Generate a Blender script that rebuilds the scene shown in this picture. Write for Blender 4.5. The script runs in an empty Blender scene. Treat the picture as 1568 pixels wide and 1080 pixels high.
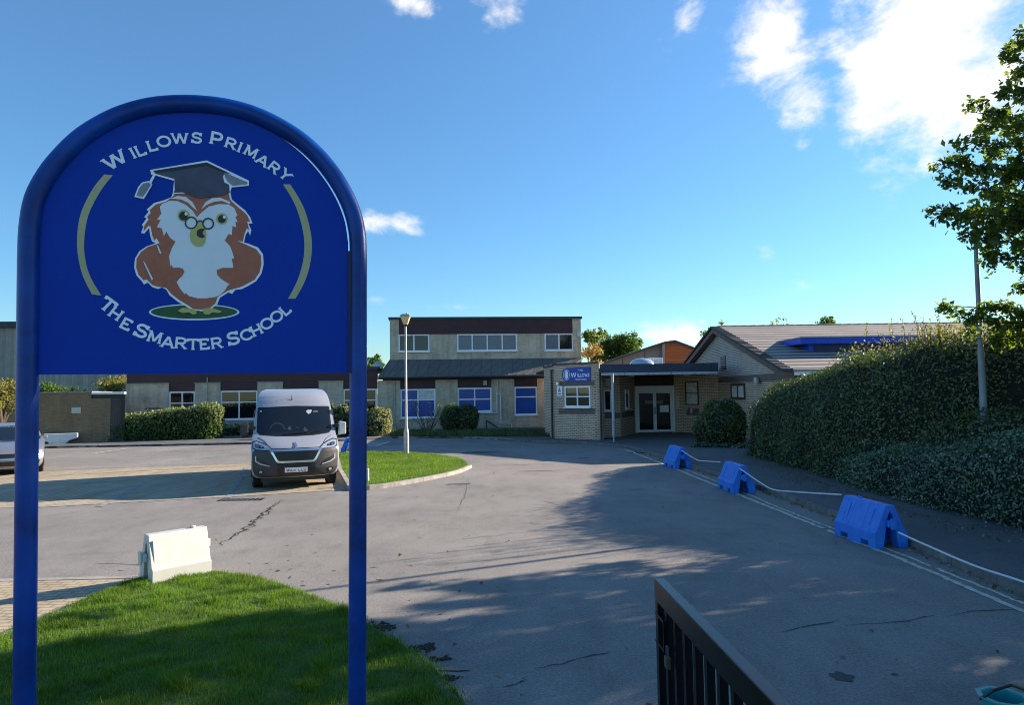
import bpy, bmesh, math, random
import numpy as np
from mathutils import Vector, Matrix
from mathutils.geometry import tessellate_polygon
rnd = random.Random(7)
nr = np.random.default_rng(11)
R = math.radians
S = bpy.context.scene
COL = S.collection

# ------------------------------------------------------------------ camera
CAMZ, F, PITCH, ROLL = 2.3, 1045.0, 0.0555, 0.015
cam_d = bpy.data.cameras.new('camera'); cam = bpy.data.objects.new('camera', cam_d); COL.objects.link(cam)
cam_d.sensor_width = 36; cam_d.lens = F/1568*36; cam_d.clip_end = 2000; cam_d.clip_start = 0.05
_r = Vector((1, 0, 0)); _f = Vector((0, math.cos(PITCH), math.sin(PITCH))); _u = Vector((0, -math.sin(PITCH), math.cos(PITCH)))
RT = _r*math.cos(ROLL) - _u*math.sin(ROLL); UP = _r*math.sin(ROLL) + _u*math.cos(ROLL)
cam.matrix_world = Matrix(((RT.x, UP.x, -_f.x, 0), (RT.y, UP.y, -_f.y, 0), (RT.z, UP.z, -_f.z, CAMZ), (0, 0, 0, 1)))
S.camera = cam
CP = Vector((0, 0, CAMZ))
def ray(px, py): return RT*((px-784)/F) + UP*((540-py)/F) + _f
def G(px, py, z=0.0):                       # point where a sight line meets the height z
    d = ray(px, py); t = (z-CAMZ)/d.z; p = CP + d*t; return (p.x, p.y)
def D(px, py, Y):                           # point at the distance Y
    d = ray(px, py); return CP + d*(Y/d.y)

# ------------------------------------------------------------------ light
SUN_EL, SUN_AZ = R(20), R(65.5)             # azimuth clockwise from +Y
sd = bpy.data.lights.new('sun', 'SUN'); sun = bpy.data.objects.new('sun', sd); COL.objects.link(sun)
sd.energy = 4.3; sd.angle = R(0.5); sd.color = (1.0, 0.86, 0.70)
sv = Vector((math.cos(SUN_EL)*math.sin(SUN_AZ), math.cos(SUN_EL)*math.cos(SUN_AZ), math.sin(SUN_EL)))
sun.rotation_euler = sv.to_track_quat('Z', 'Y').to_euler()
W = bpy.data.worlds.new('World'); S.world = W; W.use_nodes = True
def world():
    nt = W.node_tree; N = nt.nodes; L = nt.links; N.clear()
    out = N.new('ShaderNodeOutputWorld'); bg = N.new('ShaderNodeBackground'); bg.inputs[1].default_value = 0.125
    sky = N.new('ShaderNodeTexSky'); sky.sky_type = 'NISHITA'; sky.sun_disc = False
    sky.sun_elevation = SUN_EL; sky.sun_rotation = SUN_AZ; sky.air_density = 1.0; sky.dust_density = 0.1; sky.ozone_density = 3.0
    hs = N.new('ShaderNodeHueSaturation'); hs.inputs['Hue'].default_value = 0.495; hs.inputs['Saturation'].default_value = 1.14; hs.inputs['Value'].default_value = 0.95
    L.new(sky.outputs[0], hs.inputs['Color'])
    tc = N.new('ShaderNodeTexCoord'); sp = N.new('ShaderNodeSeparateXYZ'); L.new(tc.outputs['Generated'], sp.inputs[0])
    def M(op, a, b=None, c=None, clamp=False):
        n = N.new('ShaderNodeMath'); n.operation = op; n.use_clamp = clamp
        for i, v in enumerate((a, b, c)):
            if v is None: continue
            if isinstance(v, (int, float)): n.inputs[i].default_value = v
            else: L.new(v, n.inputs[i])
        return n.outputs[0]
    az = M('ARCTAN2', sp.outputs[0], sp.outputs[1]); el = M('ARCSINE', sp.outputs[2])
    def noise(sc, det, rough=.6, dist=0.0):
        mp = N.new('ShaderNodeMapping'); mp.inputs['Scale'].default_value = (1, 1, 1.5); L.new(tc.outputs['Generated'], mp.inputs[0])
        n = N.new('ShaderNodeTexNoise'); n.inputs['Scale'].default_value = sc; n.inputs['Detail'].default_value = det
        n.inputs['Roughness'].default_value = rough; n.inputs['Distortion'].default_value = dist
        L.new(mp.outputs[0], n.inputs['Vector']); return n.outputs['Fac']
    n1 = noise(7.0, 9, .62, .4); n2 = noise(26.0, 6, .65, .2)
    blobs = [  # px, py, radius x, radius y (pixels of the photo), strength
        (1420, 60, 158, 118, 1.1), (1345, 135, 72, 70, .95), (1500, 120, 120, 75, .95), (1190, 80, 66, 72, .72), (1235, 148, 58, 52, .70), (1545, 60, 60, 50, .6),
        (1050, 12, 34, 50, .5), (640, 2, 55, 26, .52), (765, 8, 60, 34, .5), (600, 342, 62, 22, .95), (1232, 214, 26, 16, .5),
        (1175, 381, 24, 15, .46), (1425, 250, 36, 20, .5), (1230, 436, 40, 18, .33), (1040, 508, 90, 24, .62), (690, 470, 60, 10, .45), (575, 466, 30, 12, .45), (1200, 5, 50, 22, .5)]
    tot = None
    for px, py, rx, ry, st in blobs:
        d = ray(px, py).normalized(); a = math.atan2(d.x, d.y); e = math.asin(d.z)
        k = 1045*(1+((px-784)/F)**2)        # pixels per radian of azimuth there
        ra = rx/k; re = ry/1045
        q = M('ADD', M('POWER', M('DIVIDE', M('SUBTRACT', az, a), ra), 2.0), M('POWER', M('DIVIDE', M('SUBTRACT', el, e), re), 2.0))
        g = M('MULTIPLY', M('EXPONENT', M('MULTIPLY', q, -0.8)), st)
        tot = g if tot is None else M('MAXIMUM', tot, g)
    v = M('ADD', M('ADD', tot, M('MULTIPLY', M('SUBTRACT', n1, .5), 1.7)), M('MULTIPLY', M('SUBTRACT', n2, .5), .8))
    gate = M('MULTIPLY', tot, 3.0, clamp=True)
    mask = N.new('ShaderNodeMapRange'); mask.interpolation_type = 'SMOOTHSTEP'
    mask.inputs[1].default_value = .30; mask.inputs[2].default_value = .92; L.new(v, mask.inputs[0])
    mk = M('MULTIPLY', mask.outputs[0], gate)
    rp = N.new('ShaderNodeValToRGB'); e_ = rp.color_ramp.elements; L.new(M('ADD', M('MULTIPLY', el, 1.0), .0, clamp=True), rp.inputs[0])
    e_[0].position = 0.0; e_[0].color = (.33, .43, .47, 1); e_[1].position = .55; e_[1].color = (.64, .62, .65, 1); x_ = e_.new(.16); x_.color = (.40, .49, .55, 1)
    ml = N.new('ShaderNodeMix'); ml.data_type = 'RGBA'; ml.blend_type = 'MULTIPLY'; ml.inputs[0].default_value = 1; L.new(hs.outputs[0], ml.inputs[6]); L.new(rp.outputs[0], ml.inputs[7])
    mx = N.new('ShaderNodeMix'); mx.data_type = 'RGBA'; L.new(mk, mx.inputs[0]); L.new(ml.outputs[2], mx.inputs[6]); mx.inputs[7].default_value = (CLOUD, CLOUD*.985, CLOUD*.97, 1)
    L.new(mx.outputs[2], bg.inputs[0]); L.new(bg.outputs[0], out.inputs[0])
CLOUD = 3.0
world()
S.view_settings.view_transform = 'Standard'; S.view_settings.look = 'None'; S.view_settings.gamma = 1; S.view_settings.use_curve_mapping = False
S.view_settings.exposure = 1.6
S.cycles.max_bounces = 6; S.cycles.pixel_filter_type = 'BLACKMAN_HARRIS'; S.cycles.filter_width = 1.0

# ------------------------------------------------------------------ materials
MATS = {}
def mat(name, col, rough=.7, metal=0, spec=.5, var=0, vscale=3.0, bump=0, bscale=60, coat=0, col2=None, detail=6, emit=None):
    if name in MATS: return MATS[name]
    m = bpy.data.materials.new(name); m.use_nodes = True; MATS[name] = m
    nt = m.node_tree; N = nt.nodes; L = nt.links; b = N['Principled BSDF']
    b.inputs['Base Color'].default_value = (*col, 1); b.inputs['Roughness'].default_value = rough; b.inputs['Metallic'].default_value = metal
    b.inputs['Specular IOR Level'].default_value = spec; b.inputs['Coat Weight'].default_value = coat; b.inputs['Coat Roughness'].default_value = .05
    tc = N.new('ShaderNodeTexCoord')
    if var or col2:
        n = N.new('ShaderNodeTexNoise'); n.inputs['Scale'].default_value = vscale; n.inputs['Detail'].default_value = detail; n.inputs['Roughness'].default_value = .65
        L.new(tc.outputs['Object'], n.inputs['Vector'])
        r = N.new('ShaderNodeValToRGB'); r.color_ramp.elements[0].position = .32; r.color_ramp.elements[1].position = .68
        c2 = col2 or tuple(min(1, c*(1+var)) for c in col); c1 = col if col2 else tuple(c*(1-var) for c in col)
        r.color_ramp.elements[0].color = (*c1, 1); r.color_ramp.elements[1].color = (*c2, 1)
        L.new(n.outputs['Fac'], r.inputs[0]); L.new(r.outputs[0], b.inputs['Base Color'])
    if bump:
        n = N.new('ShaderNodeTexNoise'); n.inputs['Scale'].default_value = bscale; n.inputs['Detail'].default_value = 4
        L.new(tc.outputs['Object'], n.inputs['Vector'])
        bp = N.new('ShaderNodeBump'); bp.inputs['Strength'].default_value = bump; bp.inputs['Distance'].default_value = .01
        L.new(n.outputs['Fac'], bp.inputs['Height']); L.new(bp.outputs[0], b.inputs['Normal'])
    return m
def ramp(N, L, src, stops):
    r = N.new('ShaderNodeValToRGB'); e = r.color_ramp.elements
    while len(e) < len(stops): e.new(.5)
    for i, (p, c) in enumerate(stops): e[i].position = p; e[i].color = (*c, 1) if len(c) == 3 else c
    L.new(src, r.inputs[0]); return r.outputs[0]
def mixc(N, L, fac, a, b, mode='MIX'):
    n = N.new('ShaderNodeMix'); n.data_type = 'RGBA'; n.blend_type = mode
    for s, v in ((n.inputs[0], fac), (n.inputs[6], a), (n.inputs[7], b)):
        if isinstance(v, (int, float)): s.default_value = v
        elif isinstance(v, tuple): s.default_value = (*v, 1)
        else: L.new(v, s)
    return n.outputs[2]
def noise_n(N, L, vec, sc, det=5, rough=.6, scale3=None):
    if scale3:
        mp = N.new('ShaderNodeMapping'); mp.inputs['Scale'].default_value = scale3; L.new(vec, mp.inputs[0]); vec = mp.outputs[0]
    n = N.new('ShaderNodeTexNoise'); n.inputs['Scale'].default_value = sc; n.inputs['Detail'].default_value = det; n.inputs['Roughness'].default_value = rough
    L.new(vec, n.inputs['Vector']); return n.outputs['Fac']
def newmat(name):
    m = bpy.data.materials.new(name); m.use_nodes = True; MATS[name] = m
    N = m.node_tree.nodes; L = m.node_tree.links
    return m, N, L, N['Principled BSDF'], N.new('ShaderNodeTexCoord')
def bump_n(N, L, b, h, st, dist=.01):
    bp = N.new('ShaderNodeBump'); bp.inputs['Strength'].default_value = st; bp.inputs['Distance'].default_value = dist
    L.new(h, bp.inputs['Height']); L.new(bp.outputs[0], b.inputs['Normal'])
def asphalt(name, base):
    m, N, L, b, tc = newmat(name); o = tc.outputs['Object']
    big = noise_n(N, L, o, .35, 6, .6); mid = noise_n(N, L, o, 2.2, 6, .7, (1, .5, 1)); fine = noise_n(N, L, o, 34, 5, .85)
    vor = N.new('ShaderNodeTexVoronoi'); vor.inputs['Scale'].default_value = 55; L.new(o, vor.inputs['Vector'])
    c = ramp(N, L, big, [(.3, tuple(x*.80 for x in base)), (.7, tuple(x*1.15 for x in base))])
    c = mixc(N, L, .5, c, ramp(N, L, mid, [(.3, (.60, .60, .60)), (.48, (1, 1, 1)), (.7, (1.2, 1.2, 1.2))]), 'MULTIPLY'); blot = noise_n(N, L, o, .9, 8, .75, (.5, 1.6, 1))
    c = mixc(N, L, .4, c, ramp(N, L, blot, [(.33, (.62, .62, .64)), (.45, (1, 1, 1))]), 'MULTIPLY')
    c = mixc(N, L, .55, c, ramp(N, L, fine, [(.34, (.42, .42, .44)), (.5, (.95, .95, .95)), (.68, (1.7, 1.65, 1.55))]), 'MULTIPLY')
    c = mixc(N, L, .5, c, ramp(N, L, vor.outputs['Distance'], [(.1, (1.5, 1.48, 1.4)), (.4, (.75, .75, .75))]), 'MULTIPLY')
    L.new(c, b.inputs['Base Color']); b.inputs['Roughness'].default_value = .82; b.inputs['Specular IOR Level'].default_value = .35
    bump_n(N, L, b, fine, .5, .012); return m
def brick(name, c1, c2, mortar, dirt=.5, sc=1.0, rowh=.075, bw=.225, msz=.009):
    m, N, L, b, tc = newmat(name); uv = tc.outputs['UV']
    t = N.new('ShaderNodeTexBrick'); L.new(uv, t.inputs['Vector']); t.inputs['Scale'].default_value = sc
    t.inputs['Color1'].default_value = (*c1, 1); t.inputs['Color2'].default_value = (*c2, 1); t.inputs['Mortar'].default_value = (*mortar, 1)
    t.inputs['Mortar Size'].default_value = msz; t.inputs['Brick Width'].default_value = bw; t.inputs['Row Height'].default_value = rowh; t.inputs['Bias'].default_value = -.1
    t.inputs['Mortar Smooth'].default_value = .1
    n = noise_n(N, L, uv, 1.3, 7, .7); n2 = noise_n(N, L, uv, 1.0, 6, .7, (2.5, .35, 1))
    c = mixc(N, L, dirt, t.outputs['Color'], ramp(N, L, n, [(.3, (.55, .54, .5)), (.7, (1.15, 1.13, 1.1))]), 'MULTIPLY')
    c = mixc(N, L, dirt, c, ramp(N, L, n2, [(.35, (.5, .5, .46)), (.55, (1, 1, 1))]), 'MULTIPLY')
    L.new(c, b.inputs['Base Color']); b.inputs['Roughness'].default_value = .9
    inv = N.new('ShaderNodeMath'); inv.operation = 'SUBTRACT'; inv.inputs[0].default_value = 1; L.new(t.outputs['Fac'], inv.inputs[1])
    bump_n(N, L, b, inv.outputs[0], .6, .008); return m
def leafmat(name, cols, trans=.35, rough=.5, spec=.4):
    m, N, L, b, tc = newmat(name); out = N['Material Output']
    g = N.new('ShaderNodeNewGeometry'); ran = g.outputs['Random Per Island']
    n = len(cols); c = ramp(N, L, ran, [(i/(n-1), cols[i]) for i in range(n)])
    nz = noise_n(N, L, tc.outputs['Object'], 1.1, 3, .6); c = mixc(N, L, .6, c, ramp(N, L, nz, [(.35, (.6, .6, .6)), (.65, (1.3, 1.3, 1.1))]), 'MULTIPLY')
    L.new(c, b.inputs['Base Color']); b.inputs['Roughness'].default_value = rough; b.inputs['Specular IOR Level'].default_value = spec
    tr = N.new('ShaderNodeBsdfTranslucent'); L.new(mixc(N, L, 1.0, c, (1.5, 1.6, .6), 'MULTIPLY'), tr.inputs[0])
    mx = N.new('ShaderNodeMixShader'); mx.inputs[0].default_value = trans
    L.new(b.outputs[0], mx.inputs[1]); L.new(tr.outputs[0], mx.inputs[2]); L.new(mx.outputs[0], out.inputs[0]); return m

asphalt('asphalt', (.262, .242, .222)); asphalt('pavement_asphalt', (.14, .14, .14))
brick('buff_brick', (.70, .58, .43), (.58, .48, .35), (.62, .53, .41), .6)
brick('yellow_brick', (.80, .60, .43), (.66, .48, .33), (.24, .18, .14), .25, msz=.013)
brick('brown_brick', (.30, .22, .12), (.24, .17, .09), (.22, .18, .12), .4)
brick('gable_brick', (.70, .59, .50), (.58, .49, .41), (.24, .21, .19), .25, msz=.013)
brick('paviors', (.50, .40, .27), (.42, .335, .225), (.27, .23, .16), .5, rowh=.10, bw=.2, msz=.014)
mat('white_upvc', (.88, .88, .89), .35, var=.05)
mat('column_grey', (.24, .26, .28), .55, var=.2, vscale=4); mat('gutter_grey', (.42, .43, .45), .5, var=.2, vscale=3); mat('white_paint', (.75, .75, .73), .5, var=.08, vscale=6)
mat('road_paint', (.80, .76, .60), .8, col2=(.34, .32, .27), vscale=14, detail=9)
mat('faded_paint', (.34, .33, .30), .8, col2=(.17, .165, .16), vscale=9, detail=8)
mat('concrete', (.30, .285, .25), .9, var=.3, vscale=5, bump=.4)
mat('dark_concrete', (.16, .155, .145), .9, var=.35, vscale=6, bump=.5)
mat('roof_felt', (.045, .05, .06), .75, var=.25)
mat('lead_fascia', (.035, .045, .075), .5, var=.3, vscale=2)
mat('black_plastic', (.012, .012, .013), .4)
mat('black_paint', (.004, .0045, .006), .27, var=.4, vscale=30, bump=.1, bscale=120, spec=.28)
mat('maroon_board', (.050, .014, .019), .55, var=.3, vscale=2)
mat('brown_band', (.15, .11, .09), .75, var=.25)
mat('dark_brown', (.055, .028, .02), .6, var=.2)
mat('tyre', (.012, .012, .012), .85); mat('alloy', (.5, .51, .52), .3, metal=.8)
mat('silver_paint', (.42, .43, .46), .30, metal=.25, coat=.5); mat('car_paint', (.27, .28, .30), .3, metal=.45, coat=.6)
mat('grey_plastic', (.038, .039, .042), .55, var=.1, vscale=20)
mat('chrome', (.75, .76, .78), .18, metal=.9)
mat('lamp_glass', (.55, .58, .62), .12, metal=.5)
mat('windscreen', (.010, .014, .020), .04, spec=.6, coat=.3)
mat('dark_glass', (.008, .010, .012), .03, spec=.6, coat=.4)
mat('blue_blind', (.002, .06, .33), .45, var=.12, vscale=2, coat=.25)
mat('grey_blind', (.13, .14, .17), .4, var=.12, vscale=2, coat=.7)
mat('net_curtain', (.62, .60, .58), .6, var=.3, vscale=9)
mat('green_pane', (.004, .05, .045), .15, coat=.8)
mat('blue_frame', (.0006, .025, .15), .36, spec=.3, col2=(.0006, .065, .36), vscale=3.5)
mat('sign_blue', (.0004, .042, .37), .55, var=.04, vscale=4, spec=.2)
mat('letter_white', (.95, .95, .96), .5, var=.05); mat('ring_gold', (.50, .46, .24), .6, var=.08)
mat('owl_brown', (.46, .14, .075), .6, var=.12, vscale=12); mat('owl_white', (.84, .86, .88), .6, var=.04, vscale=8)
mat('owl_dark', (.022, .022, .03), .5); mat('owl_cap', (.05, .05, .075), .5, col2=(.09, .09, .14), vscale=6); mat('owl_grey', (.26, .26, .30), .5, var=.2, vscale=20)
mat('owl_yellow', (.55, .50, .16), .6); mat('owl_green', (.035, .11, .04), .6, var=.25, vscale=10)
mat('barrier_blue', (.006, .15, .66), .45, col2=(.03, .22, .72), vscale=5, detail=9, bump=.15, bscale=30)
mat('barrier_white', (.56, .56, .54), .4, col2=(.52, .51, .44), vscale=5)
mat('galvanised', (.42, .41, .38), .5, metal=.35, var=.15, vscale=8)
mat('lamp_cream', (.62, .50, .28), .35, var=.08)
mat('timber', (.27, .25, .22), .9, var=.2); mat('orange_wood', (.42, .13, .03), .6, var=.15, vscale=1)
mat('panel_grey', (.26, .24, .24), .8, var=.15, vscale=1.5)
mat('dormer_blue', (.006, .07, .55), .4); mat('dormer_dark', (.006, .02, .10), .4)
mat('soil', (.05, .035, .025), .95, var=.4, vscale=8, bump=.8)
mat('turf', (.045, .085, .018), .95, col2=(.075, .12, .025), vscale=4, bump=.8)
mat('bark', (.07, .05, .035), .9, var=.3, vscale=12, bump=.6)
mat('hedge_core', (.012, .013, .009), 1.0, var=.3)
mat('crack_black', (.02, .02, .02), 1.0); mat('tar', (.055, .055, .06), .8, var=.3, vscale=8)
mat('rope', (.70, .70, .72), .6); mat('teal', (.02, .28, .30), .4, var=.1); mat('brass', (.09, .075, .05), .6, metal=.3)
mat('hiviz', (.42, .50, .04), .6); mat('paper', (.70, .70, .68), .7); mat('sign_green', (.005, .05, .03), .5)
mat('blue_sign2', (.006, .045, .36), .45); mat('litter', (.30, .20, .09), .9)
leafmat('hedge_leaf', [(.055, .10, .035), (.10, .155, .05), (.028, .055, .022), (.16, .20, .07), (.075, .105, .04)], .22, .42, .5)
leafmat('ivy_leaf', [(.07, .14, .075), (.13, .22, .13), (.03, .07, .035), (.26, .33, .25), (.07, .15, .05)], .2, .35, .6)
leafmat('tree_leaf', [(.09, .15, .035), (.13, .18, .04), (.05, .09, .025), (.20, .23, .05), (.10, .14, .04)], .5, .45, .4)
leafmat('bright_leaf', [(.06, .13, .02), (.10, .18, .03), (.04, .09, .02), (.17, .22, .04)], .4)
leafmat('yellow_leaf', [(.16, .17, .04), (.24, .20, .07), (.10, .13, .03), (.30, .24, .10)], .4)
leafmat('pale_leaf', [(.36, .34, .18), (.13, .19, .05), (.50, .46, .32), (.08, .13, .035)], .35)
leafmat('tan_leaf', [(.30, .19, .07), (.40, .26, .11), (.20, .13, .05)], .35)
leafmat('grass_blade', [(.06, .15, .015), (.10, .21, .022), (.045, .105, .015), (.17, .26, .035), (.085, .18, .018), (.12, .23, .025), (.30, .27, .13)], .45, .6, .25)
leafmat('dead_leaf', [(.20, .12, .05), (.12, .07, .03), (.34, .28, .17), (.16, .12, .05)], .2, .7, .3)

# timber cladding, tiles
def striped(name, c1, c2, n, axis='v', jitter=.4, rough=.85, lap_shade=0):
    m, N, L, b, tc = newmat(name); sp = N.new('ShaderNodeSeparateXYZ'); L.new(tc.outputs['UV'], sp.inputs[0])
    s = sp.outputs[0] if axis == 'u' else sp.outputs[1]
    k = N.new('ShaderNodeMath'); k.operation = 'MULTIPLY'; k.inputs[1].default_value = n; L.new(s, k.inputs[0])
    fl = N.new('ShaderNodeMath'); fl.operation = 'FLOOR'; L.new(k.outputs[0], fl.inputs[0])
    fr = N.new('ShaderNodeMath'); fr.operation = 'FRACT'; L.new(k.outputs[0], fr.inputs[0])
    wn = N.new('ShaderNodeTexWhiteNoise'); wn.noise_dimensions = '1D'; L.new(fl.outputs[0], wn.inputs['W'])
    c = mixc(N, L, wn.outputs['Value'], c1, c2)
    c = mixc(N, L, 1.0, c, ramp(N, L, fr.outputs[0], [(.0, (.3, .3, .3)), (.07, (1, 1, 1)), (1, (1, 1, 1))] if not lap_shade else [(0, (.20, .19, .19)), (lap_shade-.08, (.22, .21, .21)), (lap_shade+.04, (1, 1, 1)), (1, (1, 1, 1))]), 'MULTIPLY')
    c = mixc(N, L, jitter, c, ramp(N, L, noise_n(N, L, tc.outputs['UV'], 2, 6, .7), [(.3, (.6, .6, .6)), (.7, (1.2, 1.2, 1.2))]), 'MULTIPLY')
    L.new(c, b.inputs['Base Color']); b.inputs['Roughness'].default_value = rough
    bump_n(N, L, b, fr.outputs[0], .3, .01); return m
striped('cladding', (.36, .34, .31), (.26, .25, .24), 5, 'u'); striped('orange_cladding', (.40, .11, .03), (.30, .085, .025), 5, 'v')
striped('sheet_roof', (.15, .135, .12), (.12, .11, .10), 1.6, 'u', .5)
striped('hall_panel', (.27, .25, .25), (.22, .205, .21), .7, 'u', .4)
mat('roof_tile', (.30, .20, .16), .8, var=.25, vscale=4, bump=.4)
striped('tile_shade_courses', (.38, .33, .29), (.31, .27, .24), 1.93, 'v', .4, lap_shade=.42)  # dark stripes paint the shaded riser of each tile course
striped('fence_grey', (.08, .078, .07), (.05, .05, .047), 7, 'u')

# ------------------------------------------------------------------ mesh builder
ORG = {}
class MB:
    def __init__(s): s.v = []; s.f = []; s.m = []
    def add(s, vs, fs, m=0):
        o = len(s.v); s.v += [tuple(v) for v in vs]; s.f += [tuple(i+o for i in f) for f in fs]; s.m += [m]*len(fs); return s
    def poly(s, pts, m=0): return s.add(pts, [tuple(range(len(pts)))], m)
    def box(s, x0, x1, y0, y1, z0, z1, m=0):
        return s.add([(x0, y0, z0), (x1, y0, z0), (x1, y1, z0), (x0, y1, z0), (x0, y0, z1), (x1, y0, z1), (x1, y1, z1), (x0, y1, z1)],
                     [(0, 3, 2, 1), (4, 5, 6, 7), (0, 1, 5, 4), (1, 2, 6, 5), (2, 3, 7, 6), (3, 0, 4, 7)], m)
    def hexa(s, p, m=0): return s.add(p, [(0, 3, 2, 1), (4, 5, 6, 7), (0, 1, 5, 4), (1, 2, 6, 5), (2, 3, 7, 6), (3, 0, 4, 7)], m)
    def prism(s, lo, hi, m=0):          # two matching rings
        n = len(lo); fs = [tuple(reversed(range(n))), tuple(range(n, 2*n))] + [(i, (i+1) % n, n+(i+1) % n, n+i) for i in range(n)]
        return s.add(list(lo)+list(hi), fs, m)
    def slab(s, xy, z0, z1, m=0):
        a = sum(xy[i][0]*xy[(i+1) % len(xy)][1]-xy[(i+1) % len(xy)][0]*xy[i][1] for i in range(len(xy)))
        if a < 0: xy = xy[::-1]
        return s.prism([(x, y, z0) for x, y in xy], [(x, y, z1) for x, y in xy], m)
    def tube(s, path, r, n=10, m=0, cap=True):
        path = [Vector(p) for p in path]; k = len(path); rs = r if isinstance(r, (list, tuple)) else [r]*k
        vs = []; t0 = (path[1]-path[0]).normalized(); a = t0.orthogonal().normalized()
        for i, p in enumerate(path):
            t = (path[min(i+1, k-1)]-path[max(i-1, 0)]).normalized(); a = (a - t*a.dot(t)).normalized(); b = t.cross(a)
            for j in range(n):
                th = 2*math.pi*j/n; vs.append(p + (a*math.cos(th)+b*math.sin(th))*rs[i])
        fs = [(i*n+j, i*n+(j+1) % n, (i+1)*n+(j+1) % n, (i+1)*n+j) for i in range(k-1) for j in range(n)]
        if cap: fs += [tuple(reversed(range(n))), tuple(range((k-1)*n, k*n))]
        return s.add(vs, fs, m)
    def lathe(s, prof, c=(0, 0, 0), n=20, m=0):   # prof: (r, z)
        vs = []
        for r, z in prof:
            for j in range(n): th = 2*math.pi*j/n; vs.append((c[0]+r*math.cos(th), c[1]+r*math.sin(th), c[2]+z))
        k = len(prof); fs = [(i*n+j, i*n+(j+1) % n, (i+1)*n+(j+1) % n, (i+1)*n+j) for i in range(k-1) for j in range(n)]
        fs += [tuple(reversed(range(n))), tuple(range((k-1)*n, k*n))]; return s.add(vs, fs, m)
    def build(s, name, mats, parent=None, world=True, smooth=False, bevel=0, loc=None):
        if isinstance(mats, str): mats = [mats]
        o = Vector((0, 0, 0))
        if parent is not None and world: o = Vector(ORG.get(parent.name, (0, 0, 0)))
        elif loc is not None: o = Vector(loc)
        me = bpy.data.meshes.new(name); me.from_pydata([(v[0]-o.x, v[1]-o.y, v[2]-o.z) for v in s.v], [], s.f)
        for k in mats: me.materials.append(MATS[k])
        me.polygons.foreach_set('material_index', s.m)
        me.update()
        uv = me.uv_layers.new(name='UVMap')
        for p in me.polygons:
            n = p.normal
            if abs(n.z) < .8:
                t = Vector((-n.y, n.x, 0)).normalized() if (abs(n.x)+abs(n.y)) > 1e-6 else Vector((1, 0, 0))
                sl = math.sqrt(max(1e-6, 1-n.z*n.z))
                for li in p.loop_indices:
                    c = s.v[me.loops[li].vertex_index]; uv.data[li].uv = (c[0]*t.x+c[1]*t.y, c[2]/sl)
            else:
                for li in p.loop_indices:
                    c = s.v[me.loops[li].vertex_index]; uv.data[li].uv = (c[0], c[1])
        if smooth:
            me.polygons.foreach_set('use_smooth', [True]*len(me.polygons)); me.set_sharp_from_angle(angle=R(38))
        ob = bpy.data.objects.new(name, me); COL.objects.link(ob)
        if parent is not None: ob.parent = parent; ORG[ob.name] = ORG.get(parent.name, (0, 0, 0)) if world else (0, 0, 0)
        else: ob.location = o; ORG[ob.name] = tuple(o)
        if bevel:
            b = ob.modifiers.new('bevel', 'BEVEL'); b.width = bevel; b.segments = 2; b.limit_method = 'ANGLE'; b.angle_limit = R(40)
        return ob
def tag(o, label=None, cat=None, group=None, kind=None):
    if label: o['label'] = label
    if cat: o['category'] = cat
    if group: o['group'] = group
    if kind: o['kind'] = kind
    return o
def root(name, loc, label, cat, group=None, rz=0):
    o = bpy.data.objects.new(name, None); COL.objects.link(o); o.location = loc; o.rotation_euler = (0, 0, rz)
    o.empty_display_size = .2; ORG[o.name] = tuple(loc); return tag(o, label, cat, group)
def copy_tree(o, parent=None):
    c = o.copy(); COL.objects.link(c)
    if parent is not None: c.parent = parent
    for ch in o.children: copy_tree(ch, c)
    return c
class Plane:                              # vertical plane through two ground points; s along it, d outward towards the camera
    def __init__(p, a, b=None, ang=None):
        p.o = Vector((a[0], a[1], 0))
        p.t = (Vector((b[0]-a[0], b[1]-a[1], 0))).normalized() if b else Vector((math.cos(ang), math.sin(ang), 0))
        p.n = Vector((p.t.y, -p.t.x, 0))
    def hit(p, px, py, d=0):
        r = ray(px, py); q = p.o + p.n*d; t = (q-CP).dot(p.n)/r.dot(p.n); w = CP+r*t
        return (w-p.o).dot(p.t), w.z
    def pt(p, s, z, d=0): return p.o + p.t*s + p.n*d + Vector((0, 0, z))
    def box(p, mb, s0, s1, z0, z1, d0, d1, m=0):
        q = [(s0, z0, d0), (s0, z0, d1), (s1, z0, d1), (s1, z0, d0), (s0, z1, d0), (s0, z1, d1), (s1, z1, d1), (s1, z1, d0)]
        return mb.hexa([p.pt(*c) for c in q], m)
    def back(p, k): q = Plane((0, 0), ang=0); q.o = p.o - p.n*k; q.t = p.t; q.n = p.n; return q
    def flat(p, mb, sz, d0, d1, m=0):      # polygon in the plane, given thickness
        a = sum(sz[i][0]*sz[(i+1) % len(sz)][1]-sz[(i+1) % len(sz)][0]*sz[i][1] for i in range(len(sz)))
        if a < 0: sz = sz[::-1]
        return mb.prism([p.pt(s, z, d0) for s, z in sz], [p.pt(s, z, d1) for s, z in sz], m)

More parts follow.
